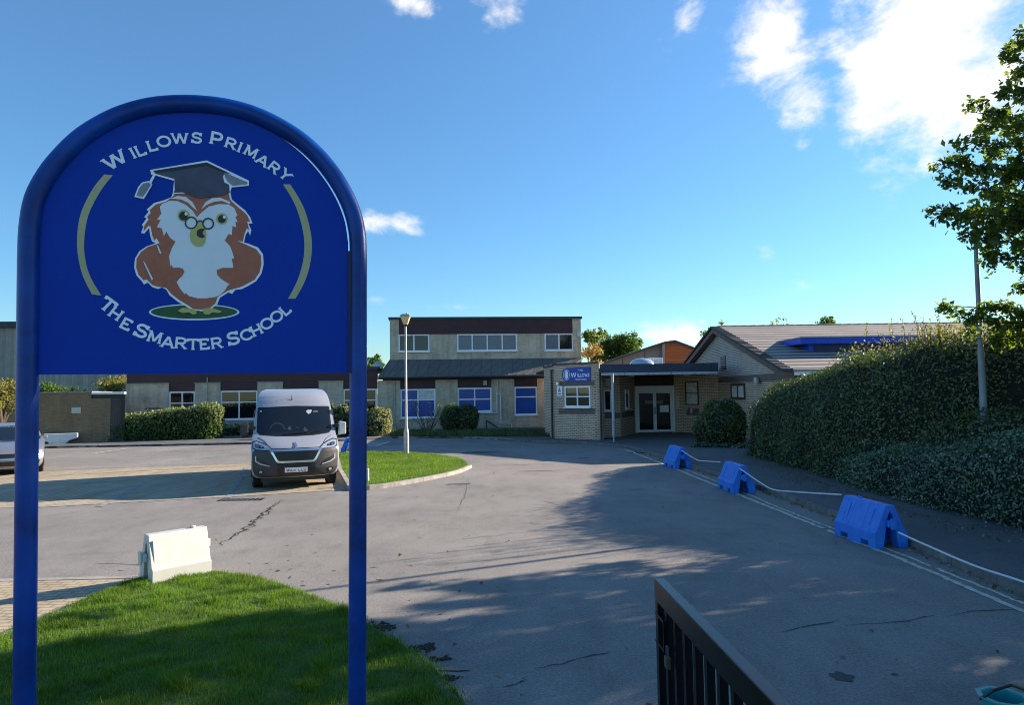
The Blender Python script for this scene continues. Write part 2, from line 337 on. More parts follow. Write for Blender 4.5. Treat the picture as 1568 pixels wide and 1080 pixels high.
# stroke lettering ------------------------------------------------------------
def arcp(cx, cy, rx, ry, a0, a1, n=14): return [(cx+rx*math.cos(R(a0+(a1-a0)*i/n)), cy+ry*math.sin(R(a0+(a1-a0)*i/n))) for i in range(n+1)]
def GL():
    g = {}
    g['I'] = (.30, [[(.15, 0), (.15, 1)]]); g['L'] = (.78, [[(.14, 1), (.14, 0)], [(.06, .08), (.74, .08)], [(.70, .0), (.74, .24)]])
    g['T'] = (.95, [[(.475, 0), (.475, .92)], [(.03, .92), (.92, .92)], [(.06, .74), (.03, 1)], [(.89, .74), (.92, 1)]])
    g['E'] = (.84, [[(.14, 0), (.14, 1)], [(.06, .08), (.76, .08)], [(.06, .92), (.72, .92)], [(.1, .5), (.60, .5)], [(.76, 0), (.79, .26)], [(.72, .76), (.74, 1)]])
    g['H'] = (1.0, [[(.15, 0), (.15, 1)], [(.85, 0), (.85, 1)], [(.15, .5), (.85, .5)]])
    g['O'] = (1.16, [arcp(.58, .5, .50, .43, 0, 360, 32)])
    g['C'] = (1.08, [arcp(.58, .5, .50, .43, 38, 322, 28), [(.95, .62), (.98, 1.0)]])
    g['S'] = (.86, [arcp(.43, .72, .32, .21, 20, 265, 16) + arcp(.43, .285, .35, .22, 85, -160, 16), [(.74, .70), (.78, 1.0)], [(.08, .32), (.05, 0)]])
    g['P'] = (.92, [[(.15, 0), (.15, 1)], [(.08, .93), (.55, .93)] + arcp(.56, .68, .28, .25, 88, -88, 12) + [(.15, .43)]])
    g['R'] = (1.0, [[(.15, 0), (.15, 1)], [(.08, .93), (.56, .93)] + arcp(.58, .70, .26, .23, 88, -88, 12) + [(.15, .47)], [(.50, .46), (.90, 0)]])
    g['M'] = (1.22, [[(.14, 0), (.18, 1)], [(.18, 1), (.61, .12)], [(.61, .12), (1.04, 1)], [(1.04, 1), (1.08, 0)]])
    g['W'] = (1.45, [[(.08, 1), (.40, .04)], [(.40, .04), (.73, .94)], [(.73, .94), (1.05, .04)], [(1.05, .04), (1.38, 1)]])
    g['A'] = (1.08, [[(.08, 0), (.53, .98)], [(.53, .98), (1.0, 0)], [(.26, .32), (.82, .32)]])
    g['Y'] = (1.04, [[(.08, 1), (.52, .48)], [(.96, 1), (.52, .48)], [(.52, 0), (.52, .5)]])
    g['U'] = (1.0, [[(.13, 1), (.13, .36)] + arcp(.5, .36, .37, .30, 180, 360, 12) + [(.87, 1)]])
    g['2'] = (.8, [arcp(.4, .70, .32, .24, 170, -35, 12) + [(.08, .07), (.74, .07)]]); g['1'] = (.4, [[(.22, 0), (.22, 1)]])
    g['D'] = (.95, [[(.14, 0), (.14, 1)], [(.1, .93), (.45, .93)] + arcp(.46, .5, .38, .43, 85, -85, 12) + [(.1, .07)]])
    return g
GLY = GL()
SERIF = {'I': [(.15, 0), (.15, 1)], 'H': [(.15, 0), (.15, 1), (.85, 0), (.85, 1)], 'L': [(.14, 1)], 'T': [(.475, 0)], 'P': [(.15, 0)], 'R': [(.15, 0), (.90, 0)],
         'M': [(.14, 0), (1.08, 0), (.14, 1), (1.08, 1)], 'W': [(.08, 1), (1.38, 1), (.73, .97)], 'A': [(.08, 0), (1.0, 0)], 'Y': [(.08, 1), (.96, 1), (.52, 0)]}
def stroke(mb, path, w, to3, base, m=0):
    n = len(path); closed = n > 3 and math.dist(path[0], path[-1]) < 1e-6
    P = [Vector(p) for p in (path[:-1] if closed else path)]; n = len(P); Lq = []; Rq = []
    for i in range(n):
        if closed: t = (P[(i+1) % n]-P[i-1]).normalized()
        else: t = (P[min(i+1, n-1)]-P[max(i-1, 0)]).normalized()
        nn = Vector((-t.y, t.x)); Lq.append(P[i]+nn*w/2); Rq.append(P[i]-nn*w/2)
    for i in range(n if closed else n-1):
        j = (i+1) % n; q = [Rq[i], Rq[j], Lq[j], Lq[i]]
        lo = [to3(a, 0) for a in q]; hi = [to3(a, base) for a in q]; mb.prism(lo, hi, m)
def letter(mb, ch, x, y, h, ang, to3d, w=.17, wide=1.0, serif=True, depth=.002, m=0):
    """to3d((s,z), d) -> world; letter centred on x,y"""
    wd, strokes = GLY[ch]; ca, sa = math.cos(ang), math.sin(ang)
    def f(p, d): px = (p[0]-wd/2)*h*wide; py = (p[1]-.5)*h; return to3d((x+px*ca-py*sa, y+px*sa+py*ca), d)
    for k, st in enumerate(strokes): stroke(mb, st, w, f, depth*(1+.07*k), m)
    if serif:
        for k, (sx, sy) in enumerate(SERIF.get(ch, [])):
            yy = sy*.90+.05; stroke(mb, [(sx-.155, yy), (sx+.155, yy)], .09, f, depth*(1.5+.05*k), m)
def text_line(mb, txt, x0, x1, yc, h, to3d, w=.17, depth=.002, serif=False, m=0):
    ws = [GLY[c][0] if c != ' ' else .5 for c in txt]; gap = .16; tot = sum(ws)+gap*(len(ws)-1); sc = (x1-x0)/(tot*h); x = x0
    for c, wd in zip(txt, ws):
        if c != ' ': letter(mb, c, x+wd*h*sc/2, yc, h, 0, to3d, w, sc, serif, depth, m)
        x += (wd+gap)*h*sc

# foliage ---------------------------------------------------------------------
def leaves(name, P, Nn, size, m, parent=None, loc=(0, 0, 0), aspect=.5, jitter=.8, fold=.12):
    """one mesh of many small pointed leaves; P, Nn arrays"""
    n = len(P); P = np.asarray(P, float)-np.asarray(loc, float)
    d = nr.normal(size=(n, 3)); Nv = np.asarray(Nn, float)+d*jitter; Nv /= np.linalg.norm(Nv, axis=1)[:, None]
    t = nr.normal(size=(n, 3)); t -= (t*Nv).sum(1)[:, None]*Nv; t /= np.linalg.norm(t, axis=1)[:, None]; b = np.cross(Nv, t)
    sz = size*nr.uniform(.6, 1.3, n)[:, None]
    v = np.empty((n, 4, 3)); v[:, 0] = P-t*sz*.5; v[:, 1] = P+b*sz*aspect*.5+Nv*sz*fold; v[:, 2] = P+t*sz*.5; v[:, 3] = P-b*sz*aspect*.5+Nv*sz*fold
    return rawmesh(name, v.reshape(-1, 3), 4, m, parent, loc)
def rawmesh(name, v, k, m, parent=None, loc=(0, 0, 0)):
    nv = len(v); nf = nv//k; me = bpy.data.meshes.new(name)
    me.vertices.add(nv); me.vertices.foreach_set('co', v.astype(np.float32).ravel())
    me.loops.add(nv); me.loops.foreach_set('vertex_index', np.arange(nv, dtype=np.int32))
    me.polygons.add(nf); me.polygons.foreach_set('loop_start', np.arange(0, nv, k, dtype=np.int32)); me.polygons.foreach_set('loop_total', np.full(nf, k, dtype=np.int32))
    me.update(calc_edges=True); me.materials.append(MATS[m])
    o = bpy.data.objects.new(name, me); COL.objects.link(o)
    if parent is not None: o.parent = parent
    else: o.location = loc
    return o
def ellips(c, r, n, lo=.75, hi=1.05, zmin=None):
    d = nr.normal(size=(n, 3)); d /= np.linalg.norm(d, axis=1)[:, None]; k = nr.uniform(lo, hi, n)[:, None]
    P = np.asarray(c)+d*k*np.asarray(r); Nn = d/np.asarray(r)*min(r)
    if zmin is not None: q = P[:, 2] > zmin; P, Nn = P[q], Nn[q]
    return P, Nn
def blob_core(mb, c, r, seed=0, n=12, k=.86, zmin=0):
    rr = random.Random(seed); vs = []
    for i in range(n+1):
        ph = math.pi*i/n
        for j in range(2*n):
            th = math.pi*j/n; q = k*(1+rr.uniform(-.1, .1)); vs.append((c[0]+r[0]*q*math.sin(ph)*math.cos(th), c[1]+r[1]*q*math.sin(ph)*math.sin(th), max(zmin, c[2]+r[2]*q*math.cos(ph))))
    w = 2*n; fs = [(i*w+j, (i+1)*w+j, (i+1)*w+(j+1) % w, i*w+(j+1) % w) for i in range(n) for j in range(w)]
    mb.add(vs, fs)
def shrub(name, label, cat, blobs, size, m, dens=260, group=None, core=True, stems_core=0, sprigs=0, jitter=.8, extra=None):
    """blobs: (x,y,z,rx,ry,rz)"""
    x = sum(b[0] for b in blobs)/len(blobs); y = sum(b[1] for b in blobs)/len(blobs)
    t = root(name, (x, y, 0), label, cat, group); Ps = []; Ns = []; mb = MB()
    for i, b in enumerate(blobs):
        n = int(dens*4*math.pi*((b[3]*b[4]+b[3]*b[5]+b[4]*b[5])/3)); n = max(n, 60)
        sub = 7                                   # lumpy surface: smaller clumps riding on the big one
        P, Nn = ellips(b[:3], b[3:], n, .80, 1.04, 0.02); Ps.append(P); Ns.append(Nn)
        for k in range(sub):
            d = nr.normal(size=3); d /= np.linalg.norm(d); d[2] = abs(d[2]); c = np.array(b[:3])+d*np.array(b[3:])*.82; rr = min(b[3:])*rnd.uniform(.22, .42)
            P, Nn = ellips(c, (rr, rr, rr*.9), int(n*.09)+8, .6, 1.1, .02); Ps.append(P); Ns.append(Nn)
        if core: blob_core(mb, b[:3], b[3:], i)  # dark inner body added to close the gaps between leaves
    P = np.concatenate(Ps); Nn = np.concatenate(Ns)
    leaves('foliage', P, Nn, size, m, t, (x, y, 0), jitter=jitter)
    if extra:
        em, frac, cond = extra; q = cond(P) & (nr.uniform(size=len(P)) < frac); Q = P[q]+nr.normal(size=(q.sum(), 3))*size*.5
        o = leaves('upper_leaves', Q, Nn[q], size*1.05, em, t, (x, y, 0), jitter=jitter)  # leaves of a second colour mixed in above a given height
    if not core: mb = MB()
    b0 = min(b[2]-b[5] for b in blobs)
    for i in range(3 if not core else 1):
        a = rnd.uniform(0, 6.28); tgt = blobs[i % len(blobs)]
        mb.tube([(x, y, 0), ((x+tgt[0])/2+.05*math.cos(a), (y+tgt[1])/2, tgt[2]*.5), (tgt[0], tgt[1], tgt[2])], [.06, .045, .02], 6)
    mb.build('stems_core' if core else 'trunk', 'hedge_core' if core else 'bark', t)
    return t

# ================================================================== GROUND
def sheet(name, xy, z, m, kind='structure', thick=None):
    mb = MB()
    if thick: mb.slab(xy, z-thick, z)
    else:
        a = sum(xy[i][0]*xy[(i+1) % len(xy)][1]-xy[(i+1) % len(xy)][0]*xy[i][1] for i in range(len(xy)))
        if a < 0: xy = xy[::-1]
        mb.poly([(x, y, z) for x, y in xy])
    return tag(mb.build(name, m), kind=kind)
def GP(pts, z=0): return [G(x, y, z) for x, y in pts]
def smoothline(p, n=6):
    out = []
    for i in range(len(p)-1):
        a, b, c, d = (Vector(p[max(i-1, 0)]), Vector(p[i]), Vector(p[i+1]), Vector(p[min(i+2, len(p)-1)]))
        for k in range(n):
            t = k/n; out.append(tuple(.5*((2*b)+(-a+c)*t+(2*a-5*b+4*c-d)*t*t+(-a+3*b-3*c+d)*t**3)))
    out.append(tuple(p[-1])); return out
def offs(path, d):
    out = []
    for i, p in enumerate(path):
        a = Vector(path[max(i-1, 0)]); b = Vector(path[min(i+1, len(path)-1)]); t = (b-a).normalized(); out.append((p[0]-t.y*d, p[1]+t.x*d))
    return out
def strip(name, path, w, z, m, thick=None, kind='structure', wob=0):
    L1 = path; L2 = offs(path, w); mb = MB()
    if wob: L1 = offs(path, 0); L1 = [(p[0]+rnd.uniform(-wob, wob), p[1]+rnd.uniform(-wob, wob)) for p in L1]
    for i in range(len(path)-1):
        q = [L1[i], L1[i+1], L2[i+1], L2[i]]
        if thick: mb.slab(q, z-thick, z)
        else: mb.poly([(x, y, z) for x, y in (q if w > 0 else q[::-1])])
    return tag(mb.build(name, m), kind=kind)
def kerb(path, w=.12, h=.10, z0=-.05, m='concrete', name='kerb', seg=.9, z=None):
    """individual kerb stones butted along a line, one object"""
    mb = MB(); P = [Vector(p) for p in path]; L = [0]
    for i in range(len(P)-1): L.append(L[-1]+(P[i+1]-P[i]).length)
    def at(s):
        for i in range(len(P)-1):
            if s <= L[i+1] or i == len(P)-2: t = (s-L[i])/(L[i+1]-L[i]); d = (P[i+1]-P[i]).normalized(); return P[i].lerp(P[i+1], t), Vector((-d.y, d.x))
    n = max(1, int(L[-1]/seg)); st = L[-1]/n
    for k in range(n):
        sub = 3; j = rnd.uniform(-.006, .006)
        a0 = k*st+.006; a1 = (k+1)*st-.006; pts = [at(a0+(a1-a0)*i/sub) for i in range(sub+1)]
        for i in range(sub):
            (p, n1), (q, n2) = pts[i], pts[i+1]
            lo = [p, q, q+n2*w, p+n1*w]; b = .018*(1 if w > 0 else -1)
            ring = [[(v.x, v.y, z0) for v in lo], [(v.x, v.y, h-.02+j) for v in lo], [((v+(n1 if t in (0, 3) else n2)*(b if t in (0, 1) else 0)).x, (v+(n1 if t in (0, 3) else n2)*(b if t in (0, 1) else 0)).y, h+j) for t, v in enumerate(lo)]]
            if w < 0: ring = [r[::-1] for r in ring]
            vs = sum(ring, []); fs = [(0, 3, 2, 1), (8, 9, 10, 11)]+[(a+o, (a+1) % 4+o, (a+1) % 4+o+4, a+o+4) for o in (0, 4) for a in range(4)]
            mb.add(vs, fs)
    return tag(mb.build(name, m), kind='structure')

sheet('ground', [(-400, -60), (400, -60), (400, 900), (-400, 900)], -.03, 'turf')
sheet('road', [(-60, -12), (9.6, -12), (9.6, 36), (-60, 36)], 0, 'asphalt')

# brick-paved parking bays behind the junction
bay_front = GP([(-60, 784), (0, 779), (60, 778), (200, 770), (350, 762), (541, 750)])
bay_back = GP([(520, 706), (380, 711), (200, 717), (62, 723), (-60, 729)])
sheet('parking_paving', bay_front+bay_back, .004, 'paviors')
strip('edging_strip', bay_front, .14, .010, 'concrete', .04)
def line(name, a, b, w, m='faded_paint', z=.009, n=1, wob=0):
    A, B = Vector(G(*a)), Vector(G(*b)); d = (B-A).normalized(); nn = Vector((-d.y, d.x))*w/2
    k = max(1, int((B-A).length/.35)) if wob else 1; mb = MB(); pr = None
    for i in range(k+1):
        c = A.lerp(B, i/k); q = (c-nn*(1+rnd.uniform(-wob, wob)), c+nn*(1+rnd.uniform(-wob, wob)))
        if pr: mb.poly([(*pr[0], z), (*q[0], z), (*q[1], z), (*pr[1], z)])
        pr = q
    return tag(mb.build(name, m), kind='structure')
line('bay_marking', (223, 739), (152, 777), .13); line('bay_marking', (378, 716), (350, 763), .13)
line('bay_marking', (60, 744), (372, 726), .08); line('bay_marking', (62, 768), (130, 764), .06); line('bay_marking', (-20, 752), (-60, 775), .12)
# far strip of road: thin old line and bay marks
line('road_marking', (300, 688), (980, 695), .09, 'faded_paint', .006, wob=.3) if False else None
line('road_marking', (140, 695), (196, 687), .10, 'road_paint', .006, wob=.3)
line('road_marking', (62, 696), (380, 690), .05, 'faded_paint', .006, wob=.3)
line('road_marking', (260, 692), (306, 686), .09, 'faded_paint', .006, wob=.3)
line('road_marking', (575, 684), (596, 677), .12, 'road_paint', .006, wob=.2)
line('road_marking', (562, 686), (780, 678.5), .07, 'road_paint', .006, wob=.3)
tag(sheet('sunlit_road_patch', GP([(540, 684.5), (574, 684.5), (594, 677.5), (545, 678)]), .005, 'concrete'), kind='structure')  # pale quad painting the sunlit spot on the far road
# near paved strip at the left
near_top = GP([(-80, 893), (0, 888), (218, 883)])
nl_curve = smoothline(GP([(226, 890), (180, 906), (130, 928), (60, 958), (0, 982), (-70, 1010)]))
sheet('parking_paving', near_top+nl_curve, .004, 'paviors')
strip('edging_strip', near_top, -.12, .010, 'concrete', .04)

# verge under the sign
vr = smoothline(GP([(226, 890), (280, 884), (325, 884), (400, 896), (470, 920), (530, 946), (580, 980), (640, 1018), (690, 1066), (730, 1120)]))
vx, vy = vr[-1]; vr += [(vx+.35, vy-1.2), (vx+.5, vy-3.5)]
verge = vr + [(-9, vy-3.5), (nl_curve[-1][0]-1.5, nl_curve[-1][1])] + nl_curve[::-1][:-1]
sheet('grass_verge', verge, .075, 'turf', thick=.12)
kerb(vr, -.09, .07, m='dark_concrete'); kerb(nl_curve, .11, .07)
# grass island
isl_front = smoothline(GP([(541, 751), (567, 749.5), (600, 745), (650, 736), (695, 726), (717, 717)]))
isl_back = smoothline(GP([(717, 717), (708, 709), (690, 704), (640, 698), (562, 696), (518, 699)]))
isl_left = GP([(518, 699), (524, 722), (541, 751)])
island = isl_front[:-1]+isl_back[:-1]+isl_left[:-1]
sheet('grass_island', island, .10, 'turf', thick=.14)
kerb(isl_front, -.11, .10, m='concrete'); kerb(isl_back, -.10, .09, m='dark_concrete'); kerb(isl_left, -.13, .11)
# right-hand pavement with its kerb
kl = smoothline(GP([(782, 676), (860, 679), (930, 682.5), (968, 687), (1000, 697), (1052, 714), (1148, 743), (1278, 789), (1385, 829), (1568, 908), (1700, 968)]))
kx, ky = kl[-1]; kl += [(kx+.9, ky-2.2), (kx+1.6, ky-4.6)]
pav = kl+[(30, ky-4.6), (30, 38), (-2, 38), (kl[0][0]-.2, kl[0][1]+.6)]
sheet('pavement', pav, .095, 'pavement_asphalt', thick=.12)
kerb(kl, -.13, .10, m='dark_concrete')
# far pavement in front of the long wing
fk = smoothline(GP([(-80, 690), (60, 687), (250, 683.5), (390, 680.5), (500, 677), (562, 674), (610, 671.5), (700, 671), (782, 676)]))
sheet('pavement', fk+[(2, 42), (-60, 38)], .090, 'pavement_asphalt', thick=.12); kerb(fk, .13, .10, m='concrete')
sheet('planting_bed', GP([(598, 668), (846, 669), (846, 661), (598, 661)], .1), .11, 'soil')
# double lines along the pavement
o1 = smoothline(GP([(958, 689), (1000, 705), (1040, 721), (1148, 765), (1278, 817), (1407, 869), (1568, 938), (1700, 998)]))
o2 = smoothline(GP([(975, 690), (1010, 704), (1048, 719), (1120, 747), (1207, 784), (1360, 842), (1568, 926), (1700, 980)]))
def worn(path, w):
    mb = MB(); P = [Vector(p) for p in path]; segs = []
    for i in range(len(P)-1):
        k = max(2, int((P[i+1]-P[i]).length/.10))
        for j in range(k): segs.append(P[i].lerp(P[i+1], j/k))
    gap = 0
    for i in range(len(segs)-1):
        a, b = segs[i], segs[i+1]; d = (b-a).normalized(); n = Vector((-d.y, d.x))
        if gap > 0: gap -= 1; continue
        if rnd.random() < .015: gap = 1
        w0 = w*rnd.uniform(.6, 1.0); o = rnd.uniform(-.012, .012); mb.poly([(*(a+n*(o-w0/2)), .006), (*(b+n*(o-w*rnd.uniform(.6, 1)/2)), .006), (*(b+n*(o+w/2*rnd.uniform(.7, 1))), .006), (*(a+n*(o+w0/2)), .006)])
    return tag(mb.build('double_line', 'road_paint'), kind='structure')
worn(o1, .10); worn(o2, .065)
# cracks and tar joints
def crack(pts, w=.02, jag=.05, m='crack_black', name='road_crack', z=.005):
    P = [Vector(G(*p)) for p in pts]; out = []
    for i in range(len(P)-1):
        k = max(3, int((P[i+1]-P[i]).length/.13)); d = (P[i+1]-P[i]).normalized(); n = Vector((-d.y, d.x))
        for j in range(k): out.append(P[i].lerp(P[i+1], j/k)+n*rnd.uniform(-jag, jag))
    out.append(P[-1]); mb = MB(); L_ = len(out); pr = None
    for i, c in enumerate(out):
        d = (out[min(i+1, L_-1)]-out[max(i-1, 0)]).normalized(); n = Vector((-d.y, d.x)); ww = w*rnd.uniform(.3, 1)*min(1, 4*min(i+.3, L_-i)/L_)
        q = (c-n*ww/2, c+n*ww/2)
        if pr: mb.poly([(*pr[0], z), (*q[0], z), (*q[1], z), (*pr[1], z)])
        pr = q
    tag(mb.build(name, m), kind='structure')
crack([(436, 764), (408, 784), (392, 797), (370, 815), (345, 830), (326, 842)], .05, .06)
crack([(436, 764), (412, 781), (384, 806), (352, 826)], .03, .10)
crack([(1190, 970), (1225, 962), (1286, 951)], .016, .02); crack([(1295, 959), (1370, 954), (1432, 944)], .016, .02); crack([(1446, 948), (1486, 936), (1560, 935)], .016, .02)
crack([(816, 1024), (860, 1018), (905, 1004), (935, 1000)], .018, .02); crack([(770, 1054), (800, 1044)], .014, .02)
crack([(142, 863), (180, 865), (216, 867)], .02, .04); crack([(714, 714), (790, 712.5), (850, 710), (930, 710)], .05, .03, 'tar', 'tar_joint')
crack([(662, 1029), (720, 1028)], .03, .02); crack([(718, 731), (712, 760), (700, 785)], .012, .02)
crack([(800, 640+120), (860, 775), (960, 800)], .012, .03)
def patch(px, py, rx, ry, m='tar'):
    cx, cy = G(px, py); pts = []
    for i in range(22): a = 6.283*i/22; q = rnd.uniform(.6, 1.1); pts.append((cx+rx*q*math.cos(a), cy+ry*q*math.sin(a)))
    tag(MB().poly([(x, y, .0045) for x, y in pts]).build('tar_patch', m), kind='structure')
for a in ((736, 693, .9, .4), (1290, 1038, .10, .10), (700, 742, .35, .12), (820, 722, .5, .1), (893, 702, .2, .15), (975, 750, .2, .05), (975, 694, .3, .2), (1370, 1034, .03, .02)): patch(*a)
# open drain grate where the kerb turns
mb = MB(); gx, gy = G(990, 694)
for i in range(7): mb.box(gx-.35+i*.1, gx-.29+i*.1, gy-.2, gy+.2, .004, .012)
tag(mb.build('drain_grate', 'black_plastic'), 'black slotted drain grate in the road where the kerb turns by the entrance', 'drain')
mb = MB(); gx, gy = G(372, 766)
for i in range(9): mb.box(gx-.5+i*.11, gx-.43+i*.11, gy-.12, gy+.12, .011, .018)
tag(mb.build('drain_channel', 'black_plastic'), 'small dark drain slots at the edge of the parking bay before the van', 'drain')

# ================================================================== BUILDINGS
def window(parent, pl, s0, s1, z0, z1, cols=2, rows=(.0, 1.0), glass='dark_glass', d=-.06, fr=.085, name='window', frame='white_upvc', sill=True, inner=True):
    w = s1-s0; h = z1-z0; mb = MB(); mid = d+.05
    pl.box(mb, s0, s0+fr, z0, z1, d, mid); pl.box(mb, s1-fr, s1, z0, z1, d, mid)
    pl.box(mb, s0+fr, s1-fr, z0, z0+fr, d, mid); pl.box(mb, s0+fr, s1-fr, z1-fr, z1, d, mid)
    cs = [s0+w*i/cols for i in range(1, cols)]; rs = [z0+h*r for r in rows if 0 < r < 1]
    for c in cs: pl.box(mb, c-fr*.45, c+fr*.45, z0+fr, z1-fr, d, mid-.004)
    xs = [s0+fr]+cs+[s1-fr]
    for r in rs:
        for i in range(len(xs)-1):
            pl.box(mb, xs[i]+(fr*.45 if i else 0), xs[i+1]-(fr*.45 if i < len(xs)-2 else 0), r-fr*.4, r+fr*.4, d, mid-.008)
    if sill: pl.box(mb, s0-.04, s1+.04, z0-.05, z0-.001, d, d+.16)
    f = mb.build(name, frame, parent, bevel=.006)
    zs = [z0+fr]+rs+[z1-fr]; gl = glass if isinstance(glass, (list, tuple)) else [glass]; k = 0
    for g in sorted(set(gl)):
        pm = MB(); k = 0
        for a in range(len(zs)-1):
            for i in range(len(xs)-1):
                if gl[k % len(gl)] == g: pl.box(pm, xs[i], xs[i+1], zs[a], zs[a+1], d-.02, d+.012)
                k += 1
        pm.build('pane', g, f)
    return f
A = Plane((-6.97, 40.0), ang=R(6)); B = A.back(1.35)
def sA(px, py=620): return A.hit(px, py)[0]
def sB(px, py=530): return B.hit(px, py)[0]

# --- long single-storey wing
t = wing = root('classroom_wing', (*A.pt(sA(380), 0).xy, 0), 'long single-storey brick classroom wing with dark maroon fascia behind the van', 'building')
sL, sR = sA(193), sA(578); ZP, ZW1, ZW0 = 2.97, 2.52, .86
piers = [(193, 258), (298, 337), (394, 433), (488, 525.5)]; wins = [(258, 298), (337, 394), (433, 488), (525.5, 577)]
mb = MB()
for a, b in piers: A.box(mb, sA(a), sA(b), 0, ZP, -.3, 0)
for a, b in wins: A.box(mb, sA(a)+.001, sA(b)-.001, 0, ZW0-.05, -.3, -.02)
A.box(mb, sL, sL+.3, 0, 3.0, -9, -.301); mb.build('wall', 'buff_brick', t)
for a, b in piers: mb = MB(); A.box(mb, sA(a)-.03, sA(b)+.03, ZP, ZP+.05, -.28, .05); mb.build('coping', 'concrete', t)
mb = MB(); A.box(mb, sL, sR, ZP+.052, 3.62, -.34, -.05)
for a, b in wins: A.box(mb, sA(a)+.002, sA(b)-.002, ZW1, ZP+.05, -.30, -.07)
mb.build('fascia', 'maroon_board', t)
mb = MB(); A.box(mb, sL-.15, sR, 3.62, 3.80, -9, .10); mb.build('roof', 'roof_felt', t)
window(t, A, sA(258), sA(298), ZW0, ZW1, 2, (0, .60, 1), ['green_pane', 'green_pane', 'dark_glass', 'dark_glass'], d=-.12)
for a, b in wins[1:]: window(t, A, sA(a), sA(b), ZW0, ZW1, 2, (0, .60, 1), 'dark_glass', d=-.12)
mb = MB(); mb.tube([A.pt(sA(317), .1, .05), A.pt(sA(317), 2.2, .05)], .04, 8); mb.tube([A.pt(sA(317), 2.2, .05), A.pt(sA(317), 3.3, .0)], .03, 8); mb.build('downpipe', 'galvanised', t)

# --- two-storey block
t = block = root('two_storey_block', (*A.pt(sA(720), 0).xy, 0), 'flat-roofed two-storey school block of buff brick with dark maroon cladding and a lean-to roof', 'building')
bL, bR = sA(578), sA(850); ZB = 2.98
pr2 = [(575.5, 613), (667, 701), (753, 788), (823, 850)]
w2 = [(613, 667, 596, 640.5), (701, 753, 594, 631), (788, 823, 592.5, 636)]
mb = MB()
for a, b in pr2: A.box(mb, max(bL, sA(a)), sA(b), 0, ZB, -.3, 0)
for a, b, y0, y1 in w2: A.box(mb, sA(a)+.001, sA(b)-.001, 0, A.hit((a+b)/2, y1)[1]-.05, -.3, -.02)
A.box(mb, bR-.3, bR, 0, 3.0, -9.5, -.301)
u0, u1 = sB(597), sB(890); zt = B.hit(740, 486)[1]
uw = [(610, 657.5, 512, 538.5), (700, 792, 511, 537.5), (834, 878, 510, 535.5)]
zf = B.hit(740, 511.5)[1]; zs_ = B.hit(740, 538)[1]
B.box(mb, u0, sB(611), 3.0, zt-.12, -.3, 0); B.box(mb, sB(877), u1, 3.0, zt-.12, -.3, 0)
B.box(mb, sB(611)+.001, sB(877)-.001, 3.0, zs_-.05, -.3, -.012)
B.box(mb, sB(657.5)+.001, sB(700)-.001, zs_-.05, zf, -.3, -.012); B.box(mb, sB(792)+.001, sB(834)-.001, zs_-.05, zf, -.3, -.012)
B.box(mb, u0, u0+.3, 3.0, zt-.12, -9, -.301); B.box(mb, u1-.3, u1, 3.0, zt-.12, -9, -.301); B.box(mb, u0+.3, u1-.3, 3.0, zt-.12, -9, -8.7)
mb.build('wall', 'buff_brick', t)
mb = MB(); B.box(mb, sB(611)+.002, sB(877)-.002, zf+.001, zt-.12, -.2, .03)
for a, b, y0, y1 in w2: A.box(mb, sA(a)+.002, sA(b)-.002, A.hit((a+b)/2, y0)[1], ZB+.1, -.30, -.05)
A.box(mb, bL+.3, bR, ZB+.002, 3.10, -.34, .02); mb.build('fascia', 'maroon_board', t)
mb = MB(); B.box(mb, u0-.08, u1+.08, zt-.118, zt+.02, -9.1, .09); mb.build('roof', 'roof_felt', t)
# lean-to roof
zr0, zr1 = 3.12, 4.17; e0, e1 = sA(580, 578), sA(853, 576); p0 = u0; p1 = u1
th = .09; mb = MB()
q = [A.pt(e0, zr0, .35), A.pt(e1, zr0, .35), B.pt(p1+.1, zr1, .002), B.pt(p0, zr1, .002)]
mb.prism(q, [v+Vector((0, 0, th)) for v in q]); q2 = [A.pt(e0, zr0, .35), B.pt(p0, zr1, .002), B.pt(p0, zr1-.2, -3), A.pt(e0, zr0, -3)]
mb.prism(q2[::-1], [v+Vector((0, 0, th)) for v in q2[::-1]])
for k in range(22):                                   # standing seams
    f = k/21; a = q[0].lerp(q[1], f); b = q[3].lerp(q[2], f); a.z += th; b.z += th; mb.tube([a, b], .022, 5)
mb.build('lean_to_roof', 'sheet_roof', t)
mb = MB(); mb.tube([A.pt(e0, zr0-.02, .42), A.pt(e1, zr0-.02, .42)], .06, 8); mb.build('gutter', 'black_plastic', t)
for k, (a, b, y0, y1) in enumerate(uw):
    window(t, B, sB(a), sB(b), zs_, zf, 4 if k == 1 else 2, (0, 1), [['dark_glass', 'dark_glass'], ['grey_blind']*4, ['grey_blind', 'dark_glass']][k], d=-.05)
window(t, A, sA(613), sA(667), A.hit(640, 640.5)[1], A.hit(640, 596)[1], 2, (0, .62, 1), ['blue_blind', 'blue_blind', 'blue_blind', 'net_curtain'], d=-.10)
window(t, A, sA(701), sA(753), A.hit(727, 631)[1], A.hit(727, 594)[1], 2, (0, .52, 1), 'blue_blind', d=-.10)
window(t, A, sA(788), sA(823), A.hit(805, 636)[1], A.hit(805, 592.5)[1], 1, (0, .64, 1), 'blue_blind', d=-.10)
def P(px, py, d=.05): s, z = A.hit(px, py); return A.pt(s, z, d)
mb = MB(); mb.tube([P(728, 633), P(761, 632.5), P(761, 602)], .04, 8); mb.build('waste_pipe', 'white_paint', t, smooth=True)
mb = MB(); mb.tube([P(760, 604, .09), P(766, 604, .09), P(767, 649, .09), P(783, 649, .09), P(783.5, 661, .09)], .04, 8); mb.build('waste_pipe', 'white_paint', t, smooth=True)
